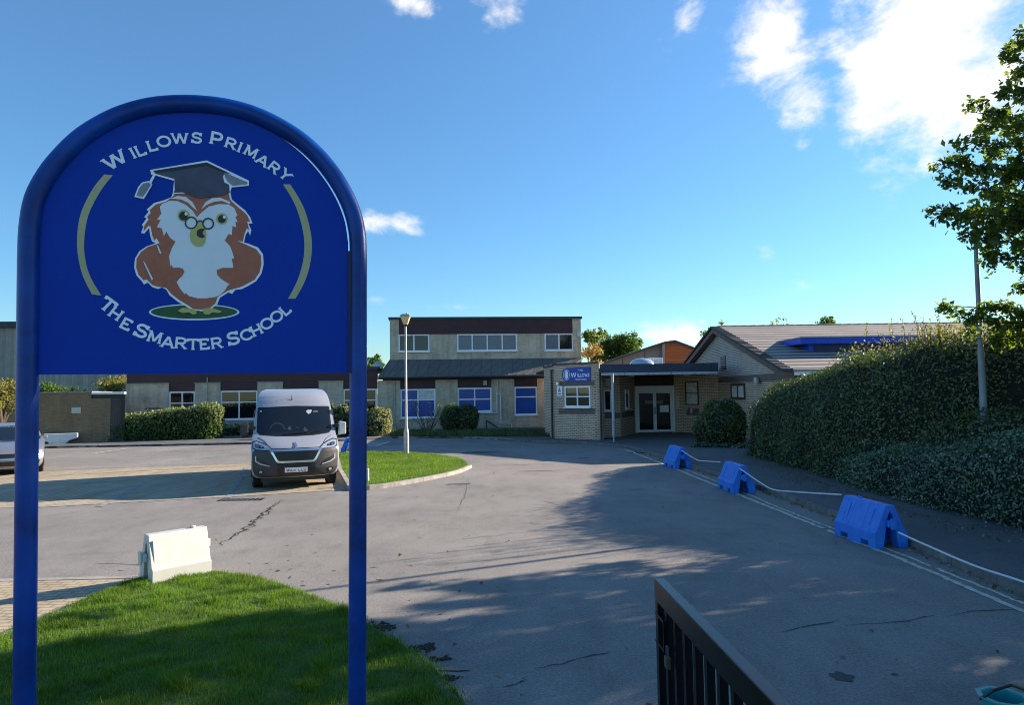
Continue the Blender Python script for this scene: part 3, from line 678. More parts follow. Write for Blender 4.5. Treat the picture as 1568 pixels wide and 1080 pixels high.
mb = MB(); mb.tube([P(745, 644), P(745, 662)], .025, 6); mb.tube([P(745, 644), P(768, 659)], .03, 6); mb.build('handrail', 'dark_brown', t)
mb = MB(); mb.tube([P(604, 585), P(604, 660)], .03, 6); mb.build('downpipe', 'galvanised', t); mb = MB(); mb.tube([P(762, 583), P(762, 604)], .025, 6); mb.build('downpipe', 'galvanised', t)
# door beside the entrance bay
mb = MB(); s0, s1 = sA(839), sA(846); A.box(mb, s0, s1, .1, 2.5, .002, .10); mb.build('door', 'barrier_white', t)
mb = MB(); A.box(mb, s0, s1, 1.2, 1.85, .102, .13); tag(mb.build('door_notice', 'hiviz', t), 'yellow-green square notice with a black spot on the side door')
mb = MB(); A.box(mb, s0+.10, s0+.17, 1.45, 1.6, .131, .14); mb.build('door_lock', 'black_plastic', t)
tag(MB().lathe([(.0, .0), (.33, .02), (.3, .2), (.18, .34), (.01, .4)], A.pt(sA(577, 573), 3.80, -.9), 16).build('roof_vent', 'galvanised', wing, smooth=True))
# wall boxes, notices
def plate(name, pl, px0, px1, py0, py1, m, label, cat, d0=.004, d1=.05, bevel=.004):
    s0, z1 = pl.hit(px0, py0); s1, z0 = pl.hit(px1, py1); mb = MB(); pl.box(mb, s0, s1, z0, z1, d0, d1); o = mb.build(name, m, loc=pl.pt((s0+s1)/2, z0), bevel=bevel); return tag(o, label, cat)
plate('alarm_box', B, 883, 888, 508.5, 516, 'barrier_white', 'small cream alarm box high on the right end of the two-storey block', 'alarm box', .002, .12)
plate('notice', A, 740, 745.5, 583, 590, 'ring_gold', 'small cream notice with a dark figure above the middle ground-floor window', 'sign', .0, .03)

# --- low brick store at the left
C1 = Plane(G(20, 684, 0), (G(139, 680, 0)[0], G(139, 680, 0)[1])); cz = C1.hit(100, 602)[1]
sc0, sc1 = C1.hit(-60, 650)[0], C1.hit(139, 650)[0]; C2a = C1.pt(sc1, 0); C2b = Vector((-19.35, C2a.y+.42, 0)); C2 = Plane(C2a, C2b)
t = root('brick_store', tuple(C1.pt(sc1-3, 0)), 'low flat brown brick store with a pale coping left of the long wing', 'building')
mb = MB(); C1.box(mb, sc0, sc1, 0, cz, -4, 0); mb.build('wall', 'brown_brick', t)
mb = MB(); C1.box(mb, sc0, sc1+.05, cz, cz+.06, -4.1, .06); mb.build('coping', 'concrete', t)
L2 = (C2b-C2a).length; mb = MB(); C2.box(mb, .002, L2*.62, 0, cz-.30, -.3, 0); mb.build('side_wall', 'brown_brick', t)
mb = MB(); C2.box(mb, L2*.62, L2-.02, 0, cz-.30, -.2, -.02); mb.build('side_door', 'fence_grey', t)
mb = MB(); C2.box(mb, .05, L2, cz-.30, cz-.10, -.3, -.02); C2.box(mb, L2*.96, L2+.12, 0, cz-.10, -.1, .03); mb.build('door_surround', 'black_plastic', t)
mb = MB(); C2.box(mb, .03, L2+.1, cz-.10, cz+.02, -.3, .12); mb.build('canopy', 'white_paint', t, bevel=.01)
plate('notice', C1, 110, 124, 624, 633, 'barrier_white', 'cream rectangular notice on the low brown brick store', 'sign')
# arrow sign on the wing
s0, z1 = A.hit(223, 625); s1, z0 = A.hit(247, 630.5); mb = MB(); zc = (z0+z1)/2
A.flat(mb, [(s0, z0), (s1-.12, z0), (s1, zc), (s1-.12, z1), (s0, z1)], .005, .04)
t = tag(mb.build('arrow_sign', 'sign_green', loc=A.pt(s0, z0)), 'dark green arrow-shaped wall sign reading Reception on the long wing', 'sign')
cu = bpy.data.curves.new('tmp', 'FONT'); 
def font_text(txt, size, to, m, parent, name='lettering', extrude=.004, align='CENTER', world=True):
    c = bpy.data.curves.new('tmp', 'FONT'); c.body = txt; c.size = size; c.extrude = extrude; c.align_x = align; c.align_y = 'CENTER'; c.offset = size*.015
    o = bpy.data.objects.new('tmp', c); COL.objects.link(o); bpy.context.view_layer.update()
    me = bpy.data.meshes.new_from_object(o.evaluated_get(bpy.context.evaluated_depsgraph_get())); bpy.data.objects.remove(o); mb = MB()
    mb.add([to(v.co.x, v.co.y, v.co.z) for v in me.vertices], [tuple(p.vertices) for p in me.polygons]); return mb.build(name, m, parent, world=world)
font_text('Reception', .15, lambda x, y, z: A.pt((s0+s1)/2+x-.04, zc+y, .046+z), 'letter_white', t)

# --- big timber-clad hall far left
H = Plane((-50, 50), ang=R(4)); h0, h1 = -12, H.hit(200, 560)[0]; hz = H.hit(60, 502)[1]
t = root('timber_hall', tuple(H.pt(h1-8, 0)), 'tall grey timber-clad hall with a dark flat roof far behind the sign at the left', 'building')
MB().add([], []); mb = MB(); H.box(mb, h0, h1, 0, hz, -14, 0); mb.build('wall', 'cladding', t)
mb = MB(); H.box(mb, h0-.3, h1+.3, hz, hz+.45, -14.3, .3); mb.build('roof', 'roof_felt', t)

# --- entrance building
E1 = (1.90, 31.35); E2 = (3.78, 29.75); E3 = (4.12, 31.4); E4 = (4.95, 31.5); E5 = (6.10, 34.2); E6 = (8.12, 34.4); E7 = (8.45, 34.2); E8 = (9.25, 33.1); E9 = (10.0, 33.2)
t = ent = root('entrance_building', (6.5, 36, 0), 'low yellow-brick reception building with an angled bay and a recessed glass entrance', 'building')
PB = Plane(E1, E2); LB = (Vector(E2)-Vector(E1)).length; zb = 3.42
wL, wz1 = PB.hit(864.5, 592); wR, wz0 = PB.hit(904.5, 624)
mb = MB()
PB.box(mb, 0, wL, .0, zb, -.25, 0); PB.box(mb, wR, LB, 0, zb, -.25, 0); PB.box(mb, wL, wR, 0, wz0-.0, -.25, 0); PB.box(mb, wL, wR, wz1, zb, -.25, 0)
P12 = Plane((1.55, 33.5), E1); mb2 = (Vector(E1)-Vector((1.55, 33.5))).length; P12.box(mb, 0, mb2-.001, 0, zb-.05, -.25, 0)
P23 = Plane(E2, E3); P23.box(mb, .002, (Vector(E3)-Vector(E2)).length, 0, 3.0, -.2, 0)
P34 = Plane(E3, E4); L34 = (Vector(E4)-Vector(E3)).length; P34.box(mb, 0, L34, 0, 3.0, -.25, 0)
P45 = Plane(E4, E5); L45 = (Vector(E5)-Vector(E4)).length; P45.box(mb, .002, L45, 0, 3.0, -.25, 0)
P67 = Plane(E6, E7); L67 = (Vector(E7)-Vector(E6)).length; P67.box(mb, 0, L67, 0, 3.0, -.25, 0)
P78 = Plane(E7, E8); L78 = (Vector(E8)-Vector(E7)).length; P78.box(mb, .002, L78, 0, 3.0, -.25, 0)
P89 = Plane(E8, E9); L89 = (Vector(E9)-Vector(E8)).length; P89.box(mb, .002, L89, 0, 3.0, -.25, 0)
mb.box(1.9, 9.9, 34.9, 40.0, 0, 3.2); mb.build('wall', 'yellow_brick', t)
def band(pl, a, b, z0, z1, d=.02): mb = MB(); pl.box(mb, a, b, z0, z1, .001, d); mb.build('brick_band', 'brown_band', t)
band(PB, wL-.35, wR+.28, wz0-.30, wz0-.05); band(PB, wL-.28, wR+.30, wz1+.02, wz1+.22); band(P34, .1, L34, .95, 1.2); band(P45, .2, L45-.3, .95, 1.2); band(P78, .3, L78-.3, .95, 1.30)
mb = MB(); PB.box(mb, -.05, LB+.02, zb, zb+.07, -.35, .06); P12.box(mb, 0, mb2, zb-.05, zb+.02, -.3, .05); mb.slab([E1, (1.4, 40), (9.95, 40), (9.95, 34.3), (4.2, 31.6), (3.78, 29.95)], 3.21, 3.34); mb.build('roof', 'roof_felt', t)
window(t, PB, wL, wR, wz0, wz1, 2, (0, .5, 1), 'dark_glass', d=-.03, fr=.07)
a = P34.hit(924, 597)[0]; window(t, P34, a, a+.36, 1.30, 2.25, 1, (0, 1), 'dark_glass', d=.0, fr=.06)
window(t, P45, .9, 1.6, 1.35, 2.25, 1, (0, 1), 'dark_glass', d=.0, fr=.06)
# entrance doors
P56 = Plane(E5, E6); L56 = (Vector(E6)-Vector(E5)).length
f = MB(); P56.box(f, 0, .12, .09, 2.42, -.1, .04); P56.box(f, L56-.12, L56, .09, 2.42, -.1, .04); P56.box(f, .12, L56-.12, 2.14, 2.42, -.1, .04); fo = f.build('door_frame', 'white_upvc', t, bevel=.01)
mb = MB(); P56.box(mb, 0, L56, 2.42, 3.0, -.2, 0); mb.build('door_head', 'dark_brown', t)
for k in range(2):
    a0 = .13+k*(L56-.26)/2+.004; a1 = a0+(L56-.26)/2-.008; m_ = MB()
    P56.box(m_, a0, a0+.08, .11, 2.13, -.06, .02); P56.box(m_, a1-.08, a1, .11, 2.13, -.06, .02); P56.box(m_, a0+.08, a1-.08, .11, .23, -.06, .02); P56.box(m_, a0+.08, a1-.08, 2.05, 2.13, -.06, .02)
    dr = m_.build('door', 'white_upvc', t, bevel=.006); m_ = MB(); P56.box(m_, a0+.07, a1-.07, .22, 2.06, -.03, -.01); m_.build('pane', 'dark_glass', dr)
    hx = a1-.04 if k == 0 else a0+.04; m_ = MB(); P56.box(m_, hx-.035, hx+.035, 1.0, 1.35, .021, .07); m_.build('handle', 'galvanised', dr, bevel=.008)
    m_ = MB(); c = (a0+a1)/2+(.22 if k == 0 else -.2); P56.box(m_, c-.28, c+.20, 1.52, 1.68, -.009, -.005); m_.build('door_sticker', 'panel_grey', dr)
m_ = MB(); P56.box(m_, L56/2+.26, L56/2+.72, 1.10, 1.44, -.009, -.004); m_.build('door_sticker', 'owl_white', ent)
# hatch window right of the doors
w0, w1 = .26, L78-.30; window(t, P78, w0, w1, 1.45, 2.6, 1, (0, .5, 1), 'net_curtain', d=.0, fr=.05, frame='dark_brown', sill=False)
plate('notice_strip', P67, 1035.5, 1040, 607, 626, 'barrier_white', 'tall narrow white notice on the brick beside the entrance doors', 'sign', .003, .04)
plate('entry_phone', P78, 1058, 1061, 626, 633, 'barrier_white', 'small white entry phone under the curtained hatch by the doors', 'intercom', .003, .06)
mb = MB(); c = P78.pt(.32, 1.28, .07); mb.lathe([(.01, -.09), (.09, -.08), (.11, 0), (.09, .07), (.01, .08)], c, 12); tag(mb.build('wall_bell', 'galvanised', loc=c, smooth=True), 'round grey bell box below the curtained hatch', 'bell')
plate('alarm_box', P34, 926, 934, 580, 591.5, 'barrier_white', 'white square box on the brick beside the canopy post', 'alarm box', .003, .10)
tag(plate('safety_notice', PB, 853, 861, 591, 606.5, 'letter_white', 'white warning notice with a grey triangle left of the bay window', 'sign', .003, .02))
s_, z_ = PB.hit(857, 597); mb = MB(); PB.flat(mb, [(s_-.09, z_-.1), (s_+.09, z_-.1), (s_, z_+.12)], .021, .024); PB.box(mb, s_-.09, s_+.09, z_-.22, z_-.16, .021, .024)
o = bpy.data.objects[[x.name for x in bpy.data.objects if x.name.startswith('safety_notice')][0]]; ORG[o.name] = tuple(o.location); mb.build('symbol', 'panel_grey', o)
mb = MB(); c = PB.pt(*PB.hit(856, 587), .1); mb.lathe([(.02, -.09), (.1, -.07), (.1, .03), (.03, .07)], c, 12); tag(mb.build('wall_light', 'lamp_glass', loc=c, smooth=True), 'small white wall lamp above the warning notice on the bay', 'lamp')
# pipes
mb = MB(); mb.tube([PB.pt(-.09, .02, .05), PB.pt(-.09, zb-.25, .05)], .05, 8); mb.tube([PB.pt(-.09, zb-.25, .05), PB.pt(-.09, zb-.2, .05)], .09, 8); mb.build('downpipe', 'dark_brown', t, smooth=True)
mb = MB(); mb.tube([PB.pt(LB+.06, .1, .02), PB.pt(LB+.06, 2.9, .02)], .04, 8); mb.build('downpipe', 'dark_brown', t, smooth=True)
# canopy
cf = [(3.80, 29.35), (8.86, 29.55)]; mb = MB(); mb.slab([cf[0], cf[1], (9.6, 32.9), (9.2, 34.3), (4.0, 34.3), (3.8, 30.2)], 3.03, 3.205); cn = mb.build('canopy', 'lead_fascia', t)
mb = MB(); pc = Plane(*cf); Lc = (Vector(cf[1])-Vector(cf[0])).length; pc.box(mb, -.04, Lc+.04, 2.99, 3.36, .001, .05); pr_ = Plane(cf[1], (9.6, 32.9)); pr_.box(mb, .0, 3.4, 2.99, 3.36, .001, .05) ; mb.build('canopy_fascia', 'lead_fascia', cn)
mb = MB(); 
for k in range(5): pc.box(mb, k*Lc/5+.01, (k+1)*Lc/5-.01, 2.87, 2.985, .03, .16)
mb.build('gutter', 'gutter_grey', cn, bevel=.02)
mb = MB(); mb.slab([(4.2, 29.7), (8.7, 29.8), (9.2, 33.0), (8.1, 34.2), (6.2, 34.1), (5.0, 31.6), (4.2, 31.5)], 2.95, 3.028); mb.build('soffit', 'barrier_white', cn)
for px, Y in ((966, 31.5), (1052, 31.3)):
    p = D(px, 577, Y); mb = MB(); mb.lathe([(.01, -.13), (.16, -.10), (.19, -.02), (.19, 0)], (p.x, p.y, 2.95), 16); mb.build('canopy_light', 'barrier_white', cn, smooth=True)
x, y = G(940, 681); mb = MB(); mb.tube([(x, y, .35), (x, y, 2.94)], .058, 12); mb.tube([(x, y, .08), (x, y, .35)], .03, 8); mb.build('canopy_post', 'gutter_grey', cn, smooth=True)
# bay sign
s0, z1 = PB.hit(861, 564); s1, z0 = PB.hit(905, 584); h_ = z1-z0; sc_ = (s1-s0)/44; t = root('entrance_sign', tuple(PB.pt(s0, z0, 0)), 'blue wall sign with rounded left end reading The Willows on the brick bay', 'sign')
mb = MB(); PB.flat(mb, [(s0+h_*.45+h_*.45*math.cos(R(a)), z0+h_/2+h_/2*math.sin(R(a))) for a in range(90, 271, 12)]+[(s1, z0), (s1, z1)], .004, .045); mb.build('sign_panel', 'blue_sign2', t, bevel=.003)
def e3(p, d): return PB.pt(p[0], p[1], .0455+d)
mb = MB(); text_line(mb, 'THE', s0+15*sc_+.38, s0+15*sc_+.62, z0+h_*.80, h_*.12, e3, .2, .004); letter(mb, 'W', s0+.65, z0+h_*.47, h_*.34, 0, e3, .18, .95, False, .004)
text_line(mb, 'ILLOWS', s0+.86, s1-.05, z0+h_*.44, h_*.25, e3, .18, .004); text_line(mb, 'PRIMARY SCHOOL', s0+.75, s1-.2, z0+h_*.14, h_*.085, e3, .22, .004); mb.build('lettering', 'letter_white', t)
mb = MB(); PB.flat(mb, [(s0+.26+.10*math.cos(R(a)), z0+h_/2+.20*math.sin(R(a))) for a in range(0, 360, 20)], .046, .050); stroke(mb, arcp(s0+.26, z0+h_/2, .17, .24, 0, 360, 24), .018, e3, .003); mb.build('emblem', 'owl_white', t)

# --- gabled building
gx = 10.0; y0, yp, y1 = 24.3, 32.8, 41.0; ze, zp = 2.78, 5.12; ze1 = zp-(y1-yp)*(zp-ze)/(yp-y0)
t = gab = root('gabled_building', (14, 32, 0), 'gabled brick building with a brown tiled roof and blue dormer above the hedge', 'building')
mb = MB(); mb.hexa([(gx, y0+.35, 0), (gx+26, y0+.35, 0), (gx+26, y1-.35, 0), (gx, y1-.35, 0), (gx, y0+.35, ze-.12), (gx+26, y0+.35, ze-.12), (gx+26, y1-.35, ze-.12), (gx, y1-.35, ze-.12)]); mb.build('wall', 'yellow_brick', t)
mb = MB(); g1 = [(gx, y1-.35, ze-.1), (gx, y0+.35, ze-.1), (gx, yp, zp-.12)]; mb.prism([(v[0]+.3, v[1], v[2]) for v in g1], g1); mb.build('gable_wall', 'gable_brick', t)
PG = Plane((gx, y1), (gx, y0))
mb = MB(); s0_ = y1-33.0; PG.box(mb, s0_, y1-y0-.3, 2.52, 2.80, .004, .045); mb.build('brick_band', 'brown_band', t)
# roof: plain slabs with course shade painted in the material; slats unused
def slope(mb, ya, za, yb, zb_, n, x0, x1, th=.035):
    for k in range(n):
        f0, f1 = k/n, (k+1.12)/n; A0 = (ya+(yb-ya)*f0, za+(zb_-za)*f0); A1 = (ya+(yb-ya)*min(f1, 1), za+(zb_-za)*min(f1, 1)); lift = .10
        lo = [(x0, A0[0], A0[1]+lift-th), (x1, A0[0], A0[1]+lift-th), (x1, A1[0], A1[1]-th), (x0, A1[0], A1[1]-th)]
        if ya > yb: lo = lo[::-1]
        fz = [.055, .055, -.035, -.035]; fz = fz if ya <= yb else fz[::-1]; mb.prism(lo, [(a, b, c+th+e) for (a, b, c), e in zip(lo, fz)])
mb = MB()
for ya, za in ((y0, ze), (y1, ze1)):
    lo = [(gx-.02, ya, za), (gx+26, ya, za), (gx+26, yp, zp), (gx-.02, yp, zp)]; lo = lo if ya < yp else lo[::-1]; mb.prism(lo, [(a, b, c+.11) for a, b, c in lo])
rf = mb.build('roof', 'tile_shade_courses', t)
mb = MB()
for k in range(56): mb.tube([(gx-.08+k*.46, yp, zp+.06), (gx-.08+(k+1)*.46-.015, yp, zp+.075)], .085, 8)
mb.build('ridge_tiles', 'roof_tile', rf, smooth=True)
mb = MB()
for ya, za, yb, zb_ in ((y0, ze, yp, zp), (y1, ze1, yp, zp)):
    q = [(gx-.32, ya, za-.20), (gx-.32, yb, zb_-.20), (gx-.32, yb, zb_+.04), (gx-.32, ya, za+.04)]; q = q if ya > yb else q[::-1]
    mb.prism(q, [(a+.25 if True else a, b, c) for a, b, c in q][::1])
mb.build('bargeboard', 'brown_band', t)
mb = MB()
n = 34
for ya, za, yb, zb_ in ((y0-.05, ze, yp, zp), (y1, ze1, yp, zp)):
    for k in range(n):
        f0, f1 = k/n, (k+.93)/n; mb.hexa([(gx-.40, ya+(yb-ya)*f0, za+(zb_-za)*f0+.04), (gx-.02, ya+(yb-ya)*f0, za+(zb_-za)*f0+.04), (gx-.02, ya+(yb-ya)*f1, za+(zb_-za)*f1+.04), (gx-.40, ya+(yb-ya)*f1, za+(zb_-za)*f1+.04),
            (gx-.40, ya+(yb-ya)*f0, za+(zb_-za)*f0+.15), (gx-.02, ya+(yb-ya)*f0, za+(zb_-za)*f0+.15), (gx-.02, ya+(yb-ya)*f1, za+(zb_-za)*f1+.12), (gx-.40, ya+(yb-ya)*f1, za+(zb_-za)*f1+.12)] if ya < yb else
            [(gx-.40, ya+(yb-ya)*f1, za+(zb_-za)*f1+.04), (gx-.02, ya+(yb-ya)*f1, za+(zb_-za)*f1+.04), (gx-.02, ya+(yb-ya)*f0, za+(zb_-za)*f0+.04), (gx-.40, ya+(yb-ya)*f0, za+(zb_-za)*f0+.04),
            (gx-.40, ya+(yb-ya)*f1, za+(zb_-za)*f1+.12), (gx-.02, ya+(yb-ya)*f1, za+(zb_-za)*f1+.12), (gx-.02, ya+(yb-ya)*f0, za+(zb_-za)*f0+.15), (gx-.40, ya+(yb-ya)*f0, za+(zb_-za)*f0+.15)])
mb.build('verge_tiles', 'roof_felt', t)
mb = MB(); mb.box(gx+.02, gx+26, y0-.06, y0+.05, ze-.10, ze+.02); mb.build('gutter', 'white_upvc', t); mb = MB(); mb.box(gx+.02, gx+26, y0+.06, y0+.30, ze-.16, ze-.02); mb.build('eaves_board', 'dark_brown', t)
mb = MB(); mb.hexa([(gx-.34, y0, ze-.28), (gx+.05, y0, ze-.28), (gx+.05, y0+.9, ze-.28), (gx-.34, y0+.9, ze-.28), (gx-.34, y0-.02, ze+.02), (gx+.05, y0-.02, ze+.02), (gx+.05, y0+.9, ze+.2), (gx-.34, y0+.9, ze+.2)]); mb.build('gable_foot', 'brown_band', t)
# vent and window in the gable end
s0, z1 = PG.hit(1104, 545); s1, z0 = PG.hit(1112, 565.5); mb = MB()
for k in range(6): PG.box(mb, s0, s1, z0+(z1-z0)*(k/6)+.01, z0+(z1-z0)*((k+.6)/6)+.01, .005, .05)
mb.build('gable_vent', 'dormer_dark', t)
s0, z1 = PG.hit(1120, 588); s1, z0 = PG.hit(1142, 612); window(t, PG, s0, s1, z0, z1, 2, (0, 1), 'net_curtain', d=.01, fr=.09, frame='dark_brown', sill=False)
s_, z_ = PG.hit(1165, 583); c = PG.pt(s_, z_, .18); mb = MB(); mb.lathe([(.02, -.17), (.1, -.15), (.13, 0), (.10, .12), (.02, .14)], c, 12); mb.tube([PG.pt(s_, z_, .0), c], .04, 6); tag(mb.build('security_light', 'galvanised', loc=c, smooth=True), 'pale round security lamp on the gable wall next to the hedge', 'lamp')
s_, z_ = PG.hit(1085.5, 590); mb = MB(); PG.box(mb, s_-.12, s_+.12, z_-.12, z_+.12, .002, .12)
# dormer
fr_ = (zp-ze)/(yp-y0); dx0, dz = D(1237, 540, 28.6), 0
yd = 27.2; zr = ze+(yd-y0)*fr_; X = lambda px: D(px, 525, yd).x; ztop = D(1300, 517, yd).z; zbt = D(1300, 528, yd).z
dm = None; zbt = D(1300, 527, yd).z; mb = MB(); mb.hexa([(X(1238), yd, zr-.1), (X(1440), yd, zr-.1), (X(1440), yd+1.9, zr-.1), (X(1238), yd+1.9, zr-.1), (X(1238), yd, zbt), (X(1440), yd, zbt), (X(1440), yd+1.9, zbt), (X(1238), yd+1.9, zbt)])
dm = mb.build('dormer', 'dormer_blue', t); mb = MB(); mb.box(X(1246), X(1436), yd-.03, yd-.002, zr+.10, zbt-.03); mb.build('dormer_window', 'dormer_dark', dm)
mb = MB(); ybk = y0+(ztop-ze)/fr_-.05; mb.box(X(1222), X(1446), yd-.25, ybk, zbt+.002, ztop); mb.build('dormer_roof', 'dormer_blue', dm, bevel=.02); mb = MB(); mb.box(X(1221.5), X(1446.5), yd-.27, ybk+.2, ztop+.002, ztop+.035); mb.build('dormer_flashing', 'galvanised', dm)

# --- hall roof behind the entrance
PH = Plane((8, 44), ang=0)
t = root('rear_hall', tuple(PH.pt(4, 0)), 'mono-pitched hall with orange timber cladding rising behind the entrance canopy', 'building')
def hp(lst): return [PH.hit(x, y) for x, y in lst]
mb = MB(); PH.flat(mb, hp([(1018, 572), (1018, 526), (1034, 525), (1079, 542), (1079, 572)]), -5, 0); mb.build('clad_wall', 'orange_cladding', t)
mb = MB(); PH.flat(mb, hp([(905, 572), (905, 563), (925, 556), (1015, 527), (1017.5, 527), (1017.5, 572)]), -5, -.3); mb.build('panel_wall', 'hall_panel', t)
mb = MB(); q = hp([(903, 562), (1017, 523.5), (1033, 521), (1081, 539), (1081, 542), (1034, 525.2), (1018, 526.2), (1015, 527.2), (903, 565)]); PH.flat(mb, q, -5.1, .12); mb.build('roof_edge', 'roof_felt', t)
mb = MB(); PH.flat(mb, hp([(1014, 572), (1014, 527), (1018, 526), (1018, 572)]), .001, .06); mb.build('corner_trim', 'panel_grey', t)
c = D(983, 557, 38.5); mb = MB(); mb.lathe([(.72, -.25), (.70, 0), (.55, .18), (.3, .28), (.02, .31)], (c.x, c.y, c.z), 20); t2 = tag(mb.build('rooflight', 'lamp_glass', loc=c, smooth=True), 'white domed rooflight on the flat entrance roof', 'rooflight')
a = D(993, 551, 39.5); b = D(1015, 556, 39.5); mb = MB(); mb.box(a.x, b.x, 39.5, 40.3, 3.36, a.z+.1); t2 = tag(mb.build('roof_hatch', 'white_upvc', loc=a, bevel=.02), 'white glazed roof hatch beside the domed rooflight', 'roof hatch'); ORG[t2.name] = tuple(t2.location)
mb = MB(); w_ = (b.x-a.x)/3
for k in range(3): mb.box(a.x+w_*k+.04, a.x+w_*(k+1)-.04, 39.46, 39.499, b.z-.0, a.z+.02)
mb.build('pane', 'net_curtain', t2)

# ================================================================== SCHOOL SIGN
def uz(px, py, Y): p = D(px, py, Y); return p
zl, zr_ = 2.60, 2.98
aL = D(42, 600, zl); aR = D(548.5, 600, zr_)
SP = Plane((aL.x, aL.y), (aR.x, aR.y))
def sp(px, py): return SP.hit(px, py)
def sp3(p, d): return SP.pt(p[0], p[1], d)
t = sign = root('school_sign', (*SP.pt(.62, 0).xy, 0), 'large blue arched school sign on two posts with an owl emblem reading Willows Primary', 'sign')
cen = [(44, 400), (46, 350), (54, 305), (73, 268), (96, 239), (124, 212), (156, 191), (190, 175), (232, 163.5), (276, 159.5), (320, 161), (358, 167), (394, 178), (430, 195.5), (464, 218), (494, 247), (520, 283), (538, 320), (547, 358), (549, 400)]
s1, z1 = sp(42, 600); s2, z2 = sp(37.5, 1070); s3, z3 = sp(548.5, 600); s4, z4 = sp(547, 1070)
ext = lambda a, b: (b[0]+(b[0]-a[0])*(b[1]-0)/(a[1]-b[1]), 0)
arch = smoothline([sp(*c) for c in cen], 4)
path = [ext((s1, z1), (s2, z2)), (s2, z2), (s1, z1)]+arch+[(s3, z3), (s4, z4), ext((s3, z3), (s4, z4))]
mb = MB(); mb.tube([SP.pt(s, z, 0) for s, z in path], .0375, 24); fr = mb.build('frame', 'blue_frame', t, smooth=True)
# face panel
bd = [(59, 574), (59, 372), (60, 340), (72, 298), (98, 256), (133, 221), (170, 197), (210, 181), (250, 172.5), (290, 170.5), (330, 173), (362, 180), (394, 192), (424, 207), (452, 227), (478, 252), (500, 280), (517, 310), (528, 340), (533, 372), (534.5, 571.5)]
mb = MB(); SP.flat(mb, [sp(*bd[0])]+smoothline([sp(*p) for p in bd[1:-1]], 4)+[sp(*bd[-1])], -.004, .004); pn = mb.build('panel', 'sign_blue', t)
mb = MB(); a = sp(59, 372); b = sp(59, 574); SP.box(mb, a[0]-.012, a[0]+.004, b[1]-.005, a[1], -.016, .014); mb.build('edge_strip', 'black_plastic', t)  # black strip standing in for the shadow gap beside the left post
mb = MB(); a = sp(534.5, 385); b = sp(534.5, 571.5); SP.box(mb, a[0]-.004, a[0]+.010, b[1], a[1], -.012, .012); mb.build('edge_strip', 'dark_brown', t)  # thin dark brown strip along the right panel edge
# lettering
B1 = .0042
def zt1(x, y): return sp(150+x/5.227, 190+y/5.227)
def zt2(x, y): return sp(150+x/5.227, 440+y/5.227)
top = [('W', 140, 292, 1), ('I', 280, 235, 0), ('L', 340, 214, 0), ('L', 433, 176, 0), ('O', 529, 141, 0), ('W', 657, 119, 0), ('S', 792, 113, 0), ('P', 948, 118, 1), ('R', 1065, 157, 0), ('I', 1137, 188, 0), ('M', 1226, 224, 0), ('A', 1320, 293, 0), ('R', 1412, 350, 0), ('Y', 1500, 409, 0)]
bot = [('T', 82, 143, 1), ('H', 146, 212, 0), ('E', 229, 296, 0), ('S', 352, 350, 1), ('M', 458, 400, 0), ('A', 562, 440, 0), ('R', 665, 448, 0), ('T', 762, 458, 0), ('E', 852, 456, 0), ('R', 951, 447, 0), ('S', 1083, 410, 1), ('C', 1189, 382, 0), ('H', 1268, 344, 0), ('O', 1352, 292, 0), ('O', 1430, 235, 0), ('L', 1497, 184, 0)]
mb = MB()
cx_, cy_ = sp(298, 362)
def ellang(p, flip):                       # tangent of the lettering ring at a point
    a = .405/.355; dx, dy = (p[0]-cx_)/a**2, (p[1]-cy_); n = Vector((dx, dy)).normalized()
    if flip: n = -n
    return math.atan2(-n.x, n.y)
for lst, zf_, flip in ((top, zt1, False), (bot, zt2, True)):
    for ch, x, y, big in lst:
        p = zf_(x, y); h = .0535 if big else .0455
        ww = 1.0 if ch != 'I' else 1
        letter(mb, ch, p[0], p[1], h, ellang(p, flip), lambda q, d: sp3(q, .0042+d), .20, (1.12 if big else .95) if ch in 'MW' else 1.0, True, .0012)
mb.build('lettering', 'letter_white', t)
for outer, inner in (([(360, 332), (325, 375), (297, 425), (277, 475), (268, 530), (267, 585), (275, 640), (290, 690), (318, 745)], [(390, 335), (357, 375), (327, 425), (305, 475), (294, 530), (291, 585), (298, 640), (315, 690), (350, 749)]),
                     ([(1000, 366), (1028, 410), (1050, 455), (1066, 510), (1074, 560), (1073, 610), (1064, 660), (1046, 710), (1018, 760)], [(975, 366), (1003, 410), (1024, 455), (1040, 510), (1048, 560), (1047, 610), (1037, 660), (1019, 710), (992, 760)])):
    O_ = smoothline([sp(x/2.25, 120+y/2.25) for x, y in outer], 3); I_ = smoothline([sp(x/2.25, 120+y/2.25) for x, y in inner], 3); mb = MB()
    for i in range(len(O_)-1): SP.flat(mb, [O_[i], O_[i+1], I_[i+1], I_[i]], .0042, .0054)
    mb.build('ring', 'ring_gold', t)
